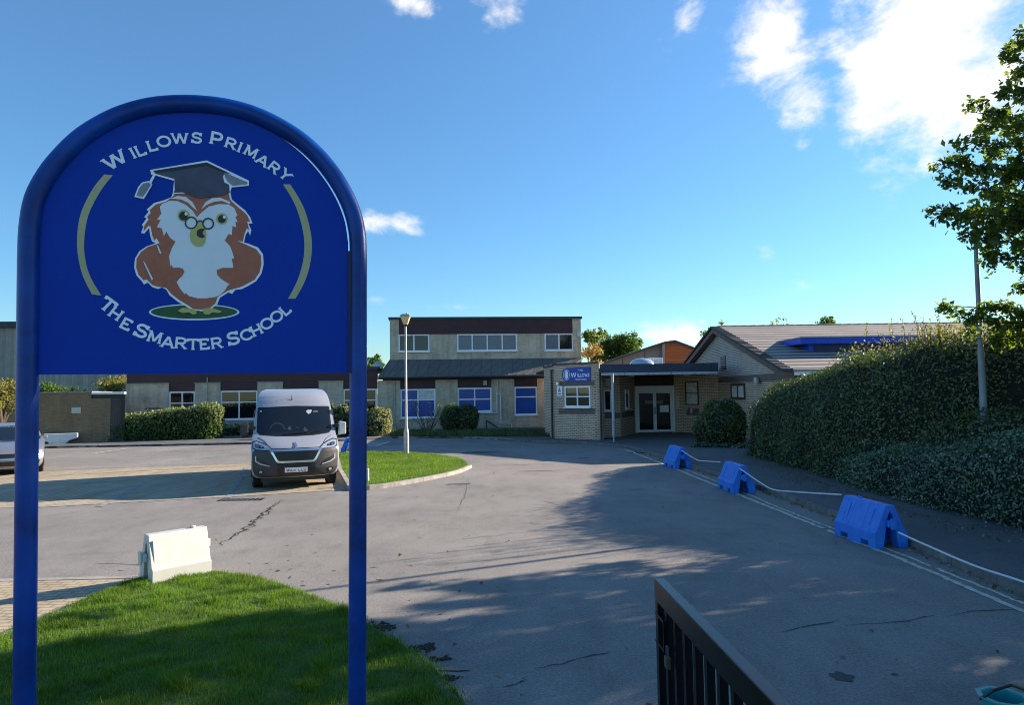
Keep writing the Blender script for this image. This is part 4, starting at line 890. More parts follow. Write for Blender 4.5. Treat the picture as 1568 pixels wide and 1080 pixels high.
# owl emblem: sheet vinyl cut in layers
def op(x, y): return sp(180+x/4, 230+y/4)
owl = {}
LV = [0]
def lay(m, pts, part='emblem', lv=None):
    LV[0] += 1; k = .0042+.00022*LV[0]
    mb = owl.setdefault(m, MB()); SP.flat(mb, [op(*p) for p in pts], .0042, k)
def el(cx, cy, rx, ry, n=28): return [(cx+rx*math.cos(6.2832*i/n), cy+ry*math.sin(6.2832*i/n)) for i in range(n)]
lay('letter_white', el(470, 993, 277, 50, 40)); lay('owl_green', el(470, 992, 264, 42, 40))
lay('letter_white', [(345,250),(330,290),(285,308),(225,325),(180,365),(192,378),(165,410),(178,420),(150,460),(160,470),(145,508),(165,512),(195,478),(200,520),(212,560),(235,572),(180,590),(135,620),(108,665),(103,720),(118,770),(150,803),(163,824),(187,812),(215,840),(250,852),(272,842),(300,855),(318,888),(370,930),(415,955),(450,978),(520,988),(572,975),(612,945),(628,905),(680,872),(702,882),(722,857),(762,852),(802,832),(850,803),(882,757),(895,700),(892,640),(862,598),(800,573),(775,568),(785,520),(800,497),(812,524),(820,490),(802,452),(827,450),(812,410),(782,370),(742,338),(700,303),(692,255)])
lay('owl_brown', [(355,262),(340,285),(300,315),(235,335),(198,368),(205,385),(182,410),(192,425),(165,465),(160,500),(190,465),(205,470),(213,520),(226,556),(240,540),(258,572),(190,592),(145,625),(118,668),(116,720),(131,765),(160,798),(182,795),(215,828),(250,838),(300,845),(330,882),(380,920),(430,950),(465,975),(520,978),(565,970),(600,940),(614,900),(680,860),(760,838),(840,795),(870,750),(882,700),(878,645),(850,608),(795,583),(735,556),(768,562),(777,520),(792,480),(806,490),(795,440),(812,438),(795,400),(770,375),(735,348),(690,305),(680,262)])
lay('owl_white', [(260,350),(275,330),(320,312),(370,314),(420,337),(460,372),(487,413),(512,387),(560,347),(620,332),(680,334),(715,355),(735,402),(722,410),(737,442),(722,440),(728,475),(705,465),(700,522),(680,515),(657,555),(690,590),(705,630),(715,665),(700,665),(710,722),(640,722),(620,740),(640,790),(695,817),(680,825),(657,862),(630,887),(600,900),(550,908),(490,908),(440,895),(412,872),(415,887),(385,850),(363,810),(375,795),(400,760),(395,725),(340,722),(335,705),(325,712),(317,650),(335,600),(357,562),(325,540),(300,500),(285,527),(272,480),(243,472),(265,430),(243,427),(270,390)])
lay('owl_white', [(325,297),(370,282),(420,288),(460,320),(490,374),(462,352),(435,325),(390,303)]); lay('owl_white', [(513,364),(540,320),(580,296),(630,293),(690,318),(690,332),(640,312),(590,318),(550,335)])
lay('owl_dark', [(318,308),(345,306),(400,322),(440,345),(485,400),(478,402),(435,352),(396,330),(345,313)]) if False else None
lay('owl_brown', [(290,726),(370,720),(400,726),(411,746),(396,775),(362,797),(290,805)]); lay('owl_brown', [(608,735),(640,725),(722,723),(722,815),(680,818),(635,790),(611,765)])
lay('owl_yellow', el(406, 403, 38, 37)); lay('owl_dark', el(405, 405, 26, 27)); lay('letter_white', el(421, 392, 9, 10, 12)); lay('owl_yellow', el(640, 422, 35, 35)); lay('owl_dark', el(640, 424, 24, 25)); lay('letter_white', el(655, 412, 9, 10, 12))
lay('owl_yellow', [(505,430),(535,465),(545,520),(538,565),(518,590),(495,594),(470,585),(450,560),(443,520),(452,485),(480,470)]); lay('owl_dark', [(486,500),(500,486),(520,482),(540,487),(527,497),(522,510),(530,524),(540,532),(520,541),(500,536),(487,524)])
def ringl(m, cx, cy, r, w):
    mb = owl.setdefault(m, MB()); LV[0] += 1; k = .0042+.00022*LV[0]; a = el(cx, cy, r, r, 30); b = el(cx, cy, r-w, r-w, 30)
    for i in range(30): j = (i+1) % 30; SP.flat(mb, [op(*a[i]), op(*a[j]), op(*b[j]), op(*b[i])], .0042, k)
ringl('owl_dark', 452, 447, 39, 8); ringl('owl_dark', 556, 452, 36, 8)
lay('owl_dark', [(488,440),(500,431),(515,431),(524,441),(520,447),(511,439),(501,439),(492,447)])
lay('letter_white', [(203,124),(330,103),(548,66),(806,190),(805,220),(700,231),(690,262),(340,270),(348,190),(235,158),(208,152)])
lay('owl_cap', [(350,182),(352,250),(345,264),(400,262),(450,280),(500,298),(560,290),(640,280),(688,262),(685,215),(655,200),(640,130),(330,120)])
lay('owl_cap', [(222,132),(330,112),(548,78),(640,122),(660,150),(640,165),(345,178),(235,148)]); lay('owl_grey', [(655,140),(700,158),(797,200),(795,212),(705,222),(675,195),(660,170)])
lay('owl_dark', [(222,130),(330,112),(548,80),(640,122),(700,152),(648,140),(548,100),(400,122),(330,135),(240,140)])
lay('letter_white', [(222,150),(236,153),(210,205),(196,198)]); lay('letter_white', [(192,192),(216,212),(192,255),(163,302),(106,290),(128,232),(152,202)]); lay('owl_grey', [(192,200),(208,214),(186,252),(158,292),(118,283),(136,237),(158,208)])
lay('owl_yellow', [(370,985),(400,968),(450,972),(485,985),(485,1005),(462,1009),(440,996),(400,1000)]); lay('owl_yellow', [(525,972),(560,968),(600,975),(645,990),(620,1000),(580,996),(560,1010),(530,1005)])
lay('owl_white', [(240,580),(252,590),(272,635),(262,638)]); lay('owl_white', [(160,685),(170,690),(222,795),(212,800)])
em = None
for m, mb in owl.items():
    o = mb.build('emblem' if em is None else 'emblem_layer', m, t if em is None else em)
    if em is None: em = o
# drips, chips on the posts
mb = MB()
for px, py in ((22, 1038), (47, 1031), (545.5, 990)): c = SP.pt(*sp(px, py), .0375); mb.lathe([(.001, -.004), (.004, 0), (.001, .004)], c, 6)

# ================================================================== VEHICLES
def loft_vehicle(prof, yrear, rear_w=.96, nx=28, pw=2.8):
    """prof rows: (z, y_front, half_width, bow). Each row becomes a closed loop."""
    mb = MB(); loops = []
    for z, yf, w, bow, yr in prof:
        xs = [math.sin(R(90)*(-1+2*i/nx)) for i in range(nx+1)]; lp = [(x*w, yf+bow*abs(x)**pw, z) for x in xs]
        ye = yf+bow
        for k in range(1, 8): lp.append((w, ye+(yr-ye)*k/8, z))
        lp += [(w-.04, yr, z), (-(w-.04), yr, z)]
        for k in range(7, 0, -1): lp.append((-w, ye+(yr-ye)*k/8, z))
        loops.append(lp)
    n = len(loops[0]); vs = sum(loops, []); fs = [(i*n+j, i*n+(j+1) % n, (i+1)*n+(j+1) % n, (i+1)*n+j) for i in range(len(loops)-1) for j in range(n)]
    fs += [tuple(reversed(range(n))), tuple(range((len(loops)-1)*n, len(loops)*n))]; mb.add(vs, fs); return mb
def interp_rows(rows, n):
    z = [r[0] for r in rows]; zs = np.linspace(z[0], z[-1], n); out = []
    for q in zs: out.append(tuple([q]+[float(np.interp(q, z, [r[k] for r in rows])) for k in range(1, 5)]))
    return out
def draper(rows, pw=2.8):
    z = [r[0] for r in rows]
    def yf(x, zz): a, w, b = (float(np.interp(zz, z, [r[k] for r in rows])) for k in (1, 2, 3)); return a+b*min(1.0, abs(x)/w)**pw
    return yf
def drape(poly, yf, off, thick=.012, sub=.07):
    bm = bmesh.new(); vs = [bm.verts.new((x, 0, z)) for x, z in poly]; f = bm.faces.new(vs); bm.normal_update()
    bmesh.ops.triangulate(bm, faces=bm.faces[:])
    for _ in range(6):
        es = [e for e in bm.edges if e.calc_length() > sub]
        if not es: break
        bmesh.ops.subdivide_edges(bm, edges=es, cuts=1); bmesh.ops.triangulate(bm, faces=bm.faces[:])
    for v in bm.verts: v.co.y = yf(v.co.x, v.co.z)-off
    bm.normal_update()
    if sum(f.normal.y*f.calc_area() for f in bm.faces) > 0: bmesh.ops.reverse_faces(bm, faces=bm.faces[:])
    e = bmesh.ops.extrude_face_region(bm, geom=bm.faces[:]); 
    for g in e['geom']:
        if isinstance(g, bmesh.types.BMVert): g.co.y -= thick
    bm.verts.index_update(); mb = MB(); mb.add([tuple(v.co) for v in bm.verts], [tuple(v.index for v in f.verts) for f in bm.faces]); bm.free(); return mb
def wheel(parent, x, y, r, w, steer=0, rim='alloy', spokes=7):
    side = 1 if x > 0 else -1; mb = MB(); prof = [(r*.62, -w/2), (r*.93, -w/2), (r, -w*.38), (r, w*.38), (r*.93, w/2), (r*.62, w/2)]
    o = bpy.data.objects.new('wheel', None); o.location = (x, y, r); o.rotation_euler = (0, 0, steer); COL.objects.link(o); o.parent = parent; ORG[o.name] = (0, 0, 0)
    def L3(pr): return [(0, 0, 0)]
    n = 28; vs = []
    for rr, a in prof:
        for j in range(n): th = 6.28318*j/n; vs.append((a, rr*math.cos(th), rr*math.sin(th)))
    fs = [(i*n+j, i*n+(j+1) % n, (i+1)*n+(j+1) % n, (i+1)*n+j) for i in range(5) for j in range(n)]; mb.add(vs, fs); mb.build('tyre', 'tyre', o, world=False, smooth=True)
    mb = MB(); vs = []
    for rr, a in ((r*.64, side*w*.5), (r*.58, side*w*.5), (r*.56, side*w*.25), (.001, side*w*.25)):
        for j in range(n): th = 6.28318*j/n; vs.append((a, rr*math.cos(th), rr*math.sin(th)))
    fs = [(i*n+j, i*n+(j+1) % n, (i+1)*n+(j+1) % n, (i+1)*n+j) for i in range(3) for j in range(n)]; mb.add(vs, fs)
    for k in range(spokes):
        th = 6.28318*k/spokes; c, s_ = math.cos(th), math.sin(th); p = lambda q, v, a: (a, q*c-v*s_, q*s_+v*c); a0, a1 = side*w*.27, side*w*.44
        mb.hexa([p(.03, -.03, a0), p(r*.6, -.022, a0), p(r*.6, .022, a0), p(.03, .03, a0), p(.03, -.03, a1), p(r*.6, -.022, a1), p(r*.6, .022, a1), p(.03, .03, a1)])
    mb.build('rim', rim, o, world=False); return o

VX, VY = -5.53, 17.35
van = root('panel_van', (VX, VY, 0), 'silver-grey high-roof panel van parked nose-out in the paved bay', 'van', rz=R(20))
rows = [(.30, -.84, .90, .22, 4.3), (.36, -.91, .98, .26, 4.35), (.50, -.96, 1.01, .28, 4.4), (.70, -.96, 1.02, .27, 4.42), (.93, -.94, 1.02, .27, 4.42), (.985, -.90, 1.02, .27, 4.42), (1.03, -.84, 1.02, .27, 4.42),
        (1.10, -.70, 1.015, .22, 4.42), (1.18, -.52, 1.01, .18, 4.42), (1.26, -.33, .995, .13, 4.42), (1.33, -.20, .985, .12, 4.42), (1.60, .03, .965, .11, 4.41), (1.95, .34, .925, .12, 4.38), (2.12, .50, .90, .14, 4.35), (2.25, .66, .87, .16, 4.32), (2.34, .86, .83, .20, 4.28), (2.40, 1.12, .77, .24, 4.22), (2.425, 1.5, .68, .3, 4.1)]
yf = draper(rows); loft_vehicle(interp_rows(rows, 64), 4.4, pw=2.8).build('body', 'silver_paint', van, world=False, smooth=True)
def mir(p): return [(-x, z) for x, z in p][::-1]
def dp(name, poly, off, m, parent=None, thick=.012, **k): return drape(poly, yf, off, thick, **k).build(name, m, parent or van, world=False, smooth=True)
bp = dp('bumper', [(-.995, .86), (-.985, .93), (-.90, .985), (-.75, .955), (-.60, .93), (-.52, .80), (-.43, .655), (.43, .655), (.52, .80), (.60, .93), (.75, .955), (.90, .985), (.985, .93), (.995, .86), (.985, .5), (.93, .37), (.80, .315), (-.80, .315), (-.93, .37), (-.985, .5)], .004, 'grey_plastic', thick=.02)
ws = dp('windscreen_seal', [(-.90, 1.36), (-.885, 1.93), (-.86, 1.96), (0, 1.985), (.86, 1.96), (.885, 1.93), (.90, 1.36), (.82, 1.295), (.45, 1.255), (0, 1.245), (-.45, 1.255), (-.82, 1.295)], .002, 'black_plastic', thick=.006)
dp('windscreen', [(-.865, 1.38), (-.845, 1.91), (0, 1.955), (.845, 1.91), (.865, 1.38), (.78, 1.33), (.4, 1.30), (0, 1.29), (-.4, 1.30), (-.78, 1.33)], .010, 'windscreen', thick=.004)
for f_ in (lambda p: p, mir):
    dp('headlight_surround', f_([(-.998, 1.15), (-.985, 1.0), (-.91, .965), (-.72, .945), (-.51, .945), (-.62, 1.06), (-.74, 1.12), (-.90, 1.175)]), .004, 'black_plastic', thick=.006)
    hl = dp('headlight', f_([(-.985, 1.13), (-.965, 1.02), (-.90, .985), (-.72, .965), (-.55, .965), (-.64, 1.05), (-.76, 1.105), (-.90, 1.155)]), .008, 'lamp_glass', thick=.014)
    dp('lens', f_([(-.93, 1.09), (-.92, 1.03), (-.82, 1.01), (-.72, 1.01), (-.74, 1.05), (-.85, 1.09)]), .026, 'dark_glass', hl, thick=.003)
    dp('lens', f_([(-.90, 1.07), (-.89, 1.045), (-.84, 1.04), (-.85, 1.065)]), .031, 'chrome', hl, thick=.004); dp('lens', f_([(-.81, 1.06), (-.80, 1.03), (-.76, 1.03), (-.77, 1.055)]), .031, 'chrome', hl, thick=.004)
    dp('air_intake', f_([(-.90, .80), (-.90, .70), (-.80, .64), (-.62, .585), (-.60, .61), (-.70, .70)]), .026, 'black_plastic', bp, thick=.004)
    dp('intake_trim', f_([(-.925, .83), (-.90, .82), (-.90, .72), (-.80, .655), (-.60, .60), (-.60, .575), (-.82, .63), (-.925, .70)]), .027, 'silver_paint', bp, thick=.008)
    dp('fog_lamp', f_([(-.80+.07*math.cos(6.283*i/14), .45+.055*math.sin(6.283*i/14)) for i in range(14)]), .026, 'black_plastic', bp, thick=.006); dp('fog_lamp_lens', f_([(-.80+.04*math.cos(6.283*i/10), .45+.035*math.sin(6.283*i/10)) for i in range(10)]), .033, 'lamp_glass', bp, thick=.004)
dp('grille_frame', [(-.60, .975), (.60, .975), (.585, .93), (.46, .70), (.41, .655), (-.41, .655), (-.46, .70), (-.585, .93)], .028, 'chrome', thick=.014)
dp('grille', [(-.53, .93), (.53, .93), (.42, .725), (.38, .70), (-.38, .70), (-.42, .725)], .044, 'black_plastic', thick=.004)
dp('lower_grille', [(-.44, .635), (.44, .635), (.42, .57), (-.42, .57)], .026, 'black_plastic', thick=.004)
mbx = MB()
for k in range(9): x = -.36+k*.09; mbx.box(x-.012, x+.012, -1.015, -.985, .585, .615)
mbx.build('lower_grille_teeth', 'grey_plastic', van, world=False)
dp('lower_valance', [(-.44, .56), (.44, .56), (.42, .33), (-.42, .33)], .026, 'black_plastic', thick=.003)
plt = dp('number_plate', [(-.26, .425), (.26, .425), (.26, .54), (-.26, .54)], .032, 'white_upvc', thick=.008)
yq = yf(0, .48)-.0405; mb = MB(); text_line(mb, 'WA21 CCU', -.225, .225, .482, .072, lambda p, d: (p[0], yq-d, p[1]), .17, .004); mb.build('registration', 'black_plastic', plt, world=False)
# bonnet shut lines, emblem
mb = MB()
for sx in (-1, 1):
    pth = [(sx*.63, 1.03), (sx*.66, 1.09), (sx*.72, 1.16), (sx*.86, 1.24)]; mb.tube([(x, yf(x, z)-.002, z) for x, z in pth], .006, 5)
mb.tube([(x, yf(x, .99)-.003, .99) for x in np.linspace(-.60, .60, 13)], .007, 5); mb.build('shut_line', 'black_plastic', van, world=False)
yy = lambda x, z: yf(x, z)
drape([(-.045, 1.10), (-.03, 1.12), (.0, 1.125), (.02, 1.11), (.01, 1.09), (.035, 1.08), (.03, 1.05), (.05, 1.03), (.02, 1.03), (.01, 1.055), (-.015, 1.04), (-.01, 1.015), (-.035, 1.02), (-.03, 1.06)], yf, .012, .02, sub=.03).build('badge', 'chrome', van, world=False)
mb = MB()
for sx in (-1, 1):
    mb.tube([(sx*.74, yf(.74, 2.0)-.002, 2.0), (sx*.70, yf(.70, 2.33)-.002, 2.33)], .008, 5)
mb.build('roof_rib', 'silver_paint', van, world=False, smooth=True)
mb = MB(); mb.tube([(-.30, yf(-.3, 1.29)-.03, 1.29), (-.1, yf(-.1, 1.30)-.03, 1.305), (.30, yf(.3, 1.31)-.025, 1.33)], .011, 6); mb.tube([(.25, yf(.25, 1.29)-.03, 1.285), (.55, yf(.55, 1.36)-.03, 1.37), (.83, yf(.83, 1.46)-.03, 1.47)], .011, 6); mb.build('wiper', 'black_plastic', van, world=False)
mb = MB(); mb.tube([(-.05, yf(0, 2.2)-.01, 2.16), (-.06, yf(0, 2.2)-.05, 2.26)], .006, 5); mb.lathe([(.02, 0), (.015, .03)], (-.05, yf(0, 2.15)-.01, 2.14), 8); mb.build('aerial', 'black_plastic', van, world=False)
# things seen through the windscreen
mb = drape([(.28, 1.84), (.34, 1.88), (.44, 1.87), (.40, 1.79), (.34, 1.77)], yf, .0145, .002, .04).build('windscreen_sticker', 'barrier_white', van, world=False)
mb = drape([(.46, 1.84), (.58, 1.845), (.58, 1.82), (.46, 1.82)], yf, .0145, .002, .04).build('windscreen_sticker', 'panel_grey', van, world=False); drape([(-.83, 1.88), (-.78, 1.885), (-.78, 1.85), (-.83, 1.845)], yf, .0145, .002, .04).build('windscreen_sticker', 'barrier_white', van, world=False)
wc = [(-.42+.20*math.cos(R(a)), 1.36+.22*math.sin(R(a))) for a in range(15, 170, 12)]; wi = [(-.42+.17*math.cos(R(a)), 1.36+.19*math.sin(R(a))) for a in range(15, 170, 12)]
drape(wc+wi[::-1], yf, .0145, .002, .05).build('steering_wheel', 'grey_plastic', van, world=False)
for pp in ([(-.18, 1.42), (-.12, 1.50), (-.08, 1.42), (-.11, 1.38)], [(.02, 1.46), (.09, 1.45), (.08, 1.435), (.02, 1.44)], [(.20, 1.40), (.24, 1.46), (.30, 1.38), (.33, 1.44), (.30, 1.35), (.22, 1.36)]): drape(pp, yf, .0145, .002, .04).build('dashboard_paper', 'roof_felt', van, world=False)
for sx in (-1, 1):
    mb = MB(); x0, x1 = sx*1.08, sx*1.27; a, b = min(x0, x1), max(x0, x1)
    mb.hexa([(a, -.10, 1.22), (b, -.06, 1.24), (b, .06, 1.24), (a, .05, 1.22), (a, -.06, 1.58), (b, -.04, 1.55), (b, .05, 1.55), (a, .05, 1.58)]); o = mb.build('mirror', 'black_plastic' if sx < 0 else 'silver_paint', van, world=False, bevel=.03)  # left black, right silver: shaded and sunlit sides put into the colour
    mb = MB(); mb.box(min(sx*.93, sx*1.09), max(sx*.93, sx*1.09), -.03, .03, 1.42, 1.50); mb.build('arm', 'black_plastic', o, world=False)
    mb = MB(); mb.hexa([(sx*1.03-.006, .12+.0, 1.30), (sx*1.03+.006, .12, 1.30), (sx*1.03+.006, .95, 1.30), (sx*1.03-.006, .95, 1.30), (sx*.965-.006, .30, 1.88), (sx*.965+.006, .30, 1.88), (sx*.965+.006, .95, 1.88), (sx*.965-.006, .95, 1.88)]) ; mb.build('side_window', 'dark_glass', van, world=False)
    wheel(van, sx*.88, 0, .345, .23, R(4)); wheel(van, sx*.90, 3.45, .345, .23)
    mb = MB(); xx = sx*1.022; mb.add([(xx, 0+.42*math.cos(6.283*i/24), max(.30, .36+.42*math.sin(6.283*i/24))) for i in range(24)]+[(xx*.9, 0+.42*math.cos(6.283*i/24), max(.30, .36+.42*math.sin(6.283*i/24))) for i in range(24)], [tuple(range(24)), tuple(reversed(range(24, 48)))]+[(i, (i+1) % 24, 24+(i+1) % 24, 24+i) for i in range(24)]); mb.build('wheel_arch', 'black_plastic', van, world=False)
mb = MB(); mb.box(-.80, .80, -.55, 4.0, .18, .34); mb.build('underbody', 'black_plastic', van, world=False)

# silver hatchback at the left edge
cx0, cy0 = G(67, 722)
car = root('parked_car', (cx0-.76, cy0-.48, 0), 'silver hatchback parked at the far left half hidden by the sign post', 'car', rz=R(34))
rows = [(.20, -.78, .78, .30, 3.1), (.30, -.86, .86, .34, 3.15), (.45, -.88, .885, .34, 3.2), (.60, -.84, .89, .33, 3.22), (.70, -.72, .89, .30, 3.22), (.78, -.52, .885, .26, 3.2), (.86, -.20, .88, .20, 3.18), (.93, .18, .875, .14, 3.15), (.98, .42, .86, .11, 3.12), (1.2, .84, .76, .12, 3.0), (1.38, 1.20, .67, .12, 2.85), (1.45, 1.45, .62, .14, 2.7), (1.48, 1.75, .52, .16, 2.5)]
yf = draper(rows); loft_vehicle(interp_rows(rows, 46), 3.2).build('body', 'car_paint', car, world=False, smooth=True)
def dp(name, poly, off, m, parent=None, thick=.012, **k): return drape(poly, yf, off, thick, **k).build(name, m, parent or car, world=False, smooth=True)
dp('windscreen', [(-.80, .98), (-.64, 1.36), (0, 1.41), (.64, 1.36), (.80, .98), (.4, .955), (0, .945), (-.4, .955)], .005, 'windscreen', thick=.004)
for f_ in (lambda p: p, mir):
    dp('headlight', f_([(-.86, .71), (-.84, .62), (-.66, .585), (-.52, .60), (-.58, .67), (-.72, .72)]), .006, 'lamp_glass'); dp('air_intake', f_([(-.80, .42), (-.78, .30), (-.52, .29), (-.55, .42)]), .006, 'black_plastic')
dp('grille', [(-.46, .64), (.46, .64), (.38, .53), (-.38, .53)], .006, 'black_plastic'); dp('lower_grille', [(-.46, .42), (.46, .42), (.42, .28), (-.42, .28)], .006, 'black_plastic'); dp('bumper_trim', [(-.46, .50), (.46, .50), (.46, .47), (-.46, .47)], .007, 'chrome')
for sx in (-1, 1):
    wheel(car, sx*.79, 0, .31, .2, 0); wheel(car, sx*.79, 2.45, .31, .2, 0)
    mb = MB(); a, b = sorted((sx*.78, sx*.98)); mb.box(a, b, .62, .72, .99, 1.09); mb.build('mirror', 'car_paint', car, world=False, bevel=.03)
    mb = MB(); q = [(sx*.868, .65, 1.0), (sx*.868, 2.75, 1.0), (sx*.70, 2.45, 1.36), (sx*.70, 1.28, 1.36)]; mb.prism(q, [(x+sx*.012, y, z) for x, y, z in q]); mb.build('side_window', 'dark_glass', car, world=False)
    mb = MB(); xx = sx*.893; mb.add([(xx, .37*math.cos(6.283*i/24), max(.2, .32+.37*math.sin(6.283*i/24))) for i in range(24)]+[(xx*.9, .37*math.cos(6.283*i/24), max(.2, .32+.37*math.sin(6.283*i/24))) for i in range(24)], [tuple(range(24)), tuple(reversed(range(24, 48)))]+[(i, (i+1) % 24, 24+(i+1) % 24, 24+i) for i in range(24)]); mb.build('wheel_arch', 'black_plastic', car, world=False)
mb = MB(); mb.box(-.70, .70, -.5, 2.9, .14, .24); mb.build('underbody', 'black_plastic', car, world=False)

# ================================================================== STREET FURNITURE
def barrier(name, x, y, rz, m, label, group, L=1.0, H_=.60, Wb=.50, plain=False):
    """A-shaped water-filled barrier: tapered upper body, vertical skirt with fork notches, arched ends"""
    t = root(name, (x, y, 0), label, 'barrier', group, rz); hb = L/2; wt = .065
    zs_ = .25                                            # shoulder height
    mb = MB()
    # cross-section: two leaning leaves meeting at the top, open underneath
    for s in (-1, 1):
        prof = [(s*Wb/2, 0), (s*Wb/2, zs_-.03), (s*(Wb/2-.035), zs_), (s*wt, H_), (0, H_), (0, H_-.09), (s*.035, H_-.14), (s*(Wb/2-.13), .0)]
        if s > 0: prof = prof[::-1]
        cuts = [-hb, -hb+.16, -hb+.34, hb-.34, hb-.16, hb]
        # skirt notches: skirts lift between forks
        for k in range(5 if not plain else 1):
            a, b = (cuts[k], cuts[k+1]) if not plain else (-hb, hb); lift = .085 if k in (1, 3) and not plain else 0
            pr = [(px, max(pz, lift)) for px, pz in prof]
            mb.prism([(a+.0005, -px, pz) for px, pz in pr], [(b-.0005, -px, pz) for px, pz in pr])
    o = mb.build('body', m, t, world=False, bevel=.008)
    mb = MB()
    for s in (-1, 1):                                    # sunk panel lines and ribs on each face
        for u in (-.28, 0, .28):
            y0, z0, y1, z1 = s*(Wb/2-.06), zs_+.05, s*(wt+.03), H_-.07
            c = lambda uu, yy_, zz, dd: (uu, yy_+s*dd*.85, zz+dd*.4)
            ww = .035 if u else .0
            if u and not (plain and u < 0): mb.hexa([c(u-.03, y0, z0, -.01), c(u+.03, y0, z0, -.01), c(u+.03, y0, z0, .012), c(u-.03, y0, z0, .012), c(u-.03, y1, z1, -.01), c(u+.03, y1, z1, -.01), c(u+.03, y1, z1, .012), c(u-.03, y1, z1, .012)])
    mb.build('rib', m, t, world=False, bevel=.004)
    mb = MB(); mb.box(hb+.001, hb+.05, -.07, .07, .30, .40); mb.box(hb+.051, hb+.075, -.045, .045, .27, .43); mb.build('coupling', m, t, world=False, bevel=.01)
    mb = MB(); mb.box(-hb-.05, -hb-.001, -.06, .06, .36, .46); mb.build('coupling', m, t, world=False, bevel=.01)
    mb = MB(); mb.lathe([(.035, 0), (.035, .02), (.02, .028)], (-.2, 0, H_), 12); mb.build('filler_cap', m, t, world=False, smooth=True)
    mb = MB(); 
    for s in (-1, 1): mb.box(-hb+.10, -hb+.16, s*(Wb/2-.105)-.01 if s > 0 else -(Wb/2-.105)-.02, s*(Wb/2-.105)+.02 if s > 0 else -(Wb/2-.105)+.01, zs_+.0, zs_+.12)
    mb.build('strap_slot', 'black_plastic' if m != 'barrier_white' else 'ring_gold', t, world=False)
    return t
gb = 'blue barriers along the kerb'
ang = lambda a, b: math.atan2(b[1]-a[1], b[0]-a[0])
b3a, b3b = G(1340, 842), G(1280, 820); b2a, b2b = G(1122, 757), G(1097, 746); b1a, b1b = G(1033, 719), G(1016, 713)
def place(a, b, lab, grp=gb, m='barrier_blue', **k):
    d = Vector((b[0]-a[0], b[1]-a[1])).normalized(); n = Vector((d.y, -d.x)); c = Vector(a)+d*.5*k.get('L', 1.0)+n*.25
    return barrier('water_barrier', c.x, c.y, math.atan2(-d.y, -d.x), m, lab, grp, **k)
place(b3a, b3b, 'blue plastic A-shaped barrier nearest the camera on the right kerb'); place(b2a, b2b, 'middle blue plastic barrier roped between two others on the right kerb'); place(b1a, b1b, 'blue plastic barrier closest to the school entrance at the kerb end')
x, y = G(530, 696); barrier('water_barrier', x-.02, y+.45, R(-80), 'barrier_blue', 'blue plastic barrier seen end-on behind the van beside the grass island', gb)
barrier('water_barrier', -4.22, 8.62, R(180+46), 'barrier_white', 'white translucent plastic barrier on the corner of the near grass verge', None, L=.70, H_=.62, Wb=.44, plain=True)
# long white barrier by the brick store
a_, b_ = G(28, 683), G(125, 679.5); pB = Plane(a_, b_); LL = (Vector(b_)-Vector(a_)).length; mb = MB()
q = [(0, .0)]; prof = [(0, .12), (.10, .0), (LL*.40, .0), (LL*.46, .19), (LL*.53, .19), (LL*.58, .0), (LL-.55, .0), (LL-.35, .22), (LL-.08, .30), (LL, .34), (LL, .56), (0, .56)]
pB.flat(mb, prof, .55, .90); tag(mb.build('concrete_barrier', 'white_paint', loc=pB.pt(LL/2, 0), bevel=.02), 'long low white barrier block in front of the brick store', 'barrier')

# rope between the blue barriers
def W3(x, y, z): return Vector((x, y, z))
r1 = D(1041, 688.5, 19.6); r2 = D(1066, 704, 18.3); r2b = D(1080, 706.5, 17.3); r3 = D(1103, 708, 15.75); r4 = D(1133, 718, 14.75); r5 = D(1165, 740, 13.6); r6 = D(1184, 750, 13.0); r7 = D(1215, 753.5, 12.2); r8 = D(1288, 758, 10.6)
r9 = D(1340, 775, 9.75); r10 = D(1376, 816, 9.4); r11 = D(1420, 836, 8.8); r12 = D(1490, 866, 8.0); r13 = D(1568, 892, 7.3); r14 = D(1700, 940, 6.3)
def sm3(P_, n=8):
    out = []
    for i in range(len(P_)-1):
        a, b, c, d = P_[max(i-1, 0)], P_[i], P_[i+1], P_[min(i+2, len(P_)-1)]
        for k in range(n): t_ = k/n; out.append(.5*((2*b)+(-a+c)*t_+(2*a-5*b+4*c-d)*t_**2+(-a+3*b-3*c+d)*t_**3))
    out.append(P_[-1]); return out
for i, (seg, lb) in enumerate((([r1, r2, r2b, r3], 'white rope sagging between the two far blue barriers'), ([r4, r5, r6, r7, r8], 'white rope drooping to the pavement between middle and near blue barriers'), ([r10, r11, r12, r13, r14], 'white rope running from the nearest blue barrier out of the right edge'))):
    mb = MB(); mb.tube(sm3(seg), .0115, 7); tag(mb.build('rope', 'rope', loc=seg[0], smooth=True), lb, 'rope', 'ropes strung between the barriers')

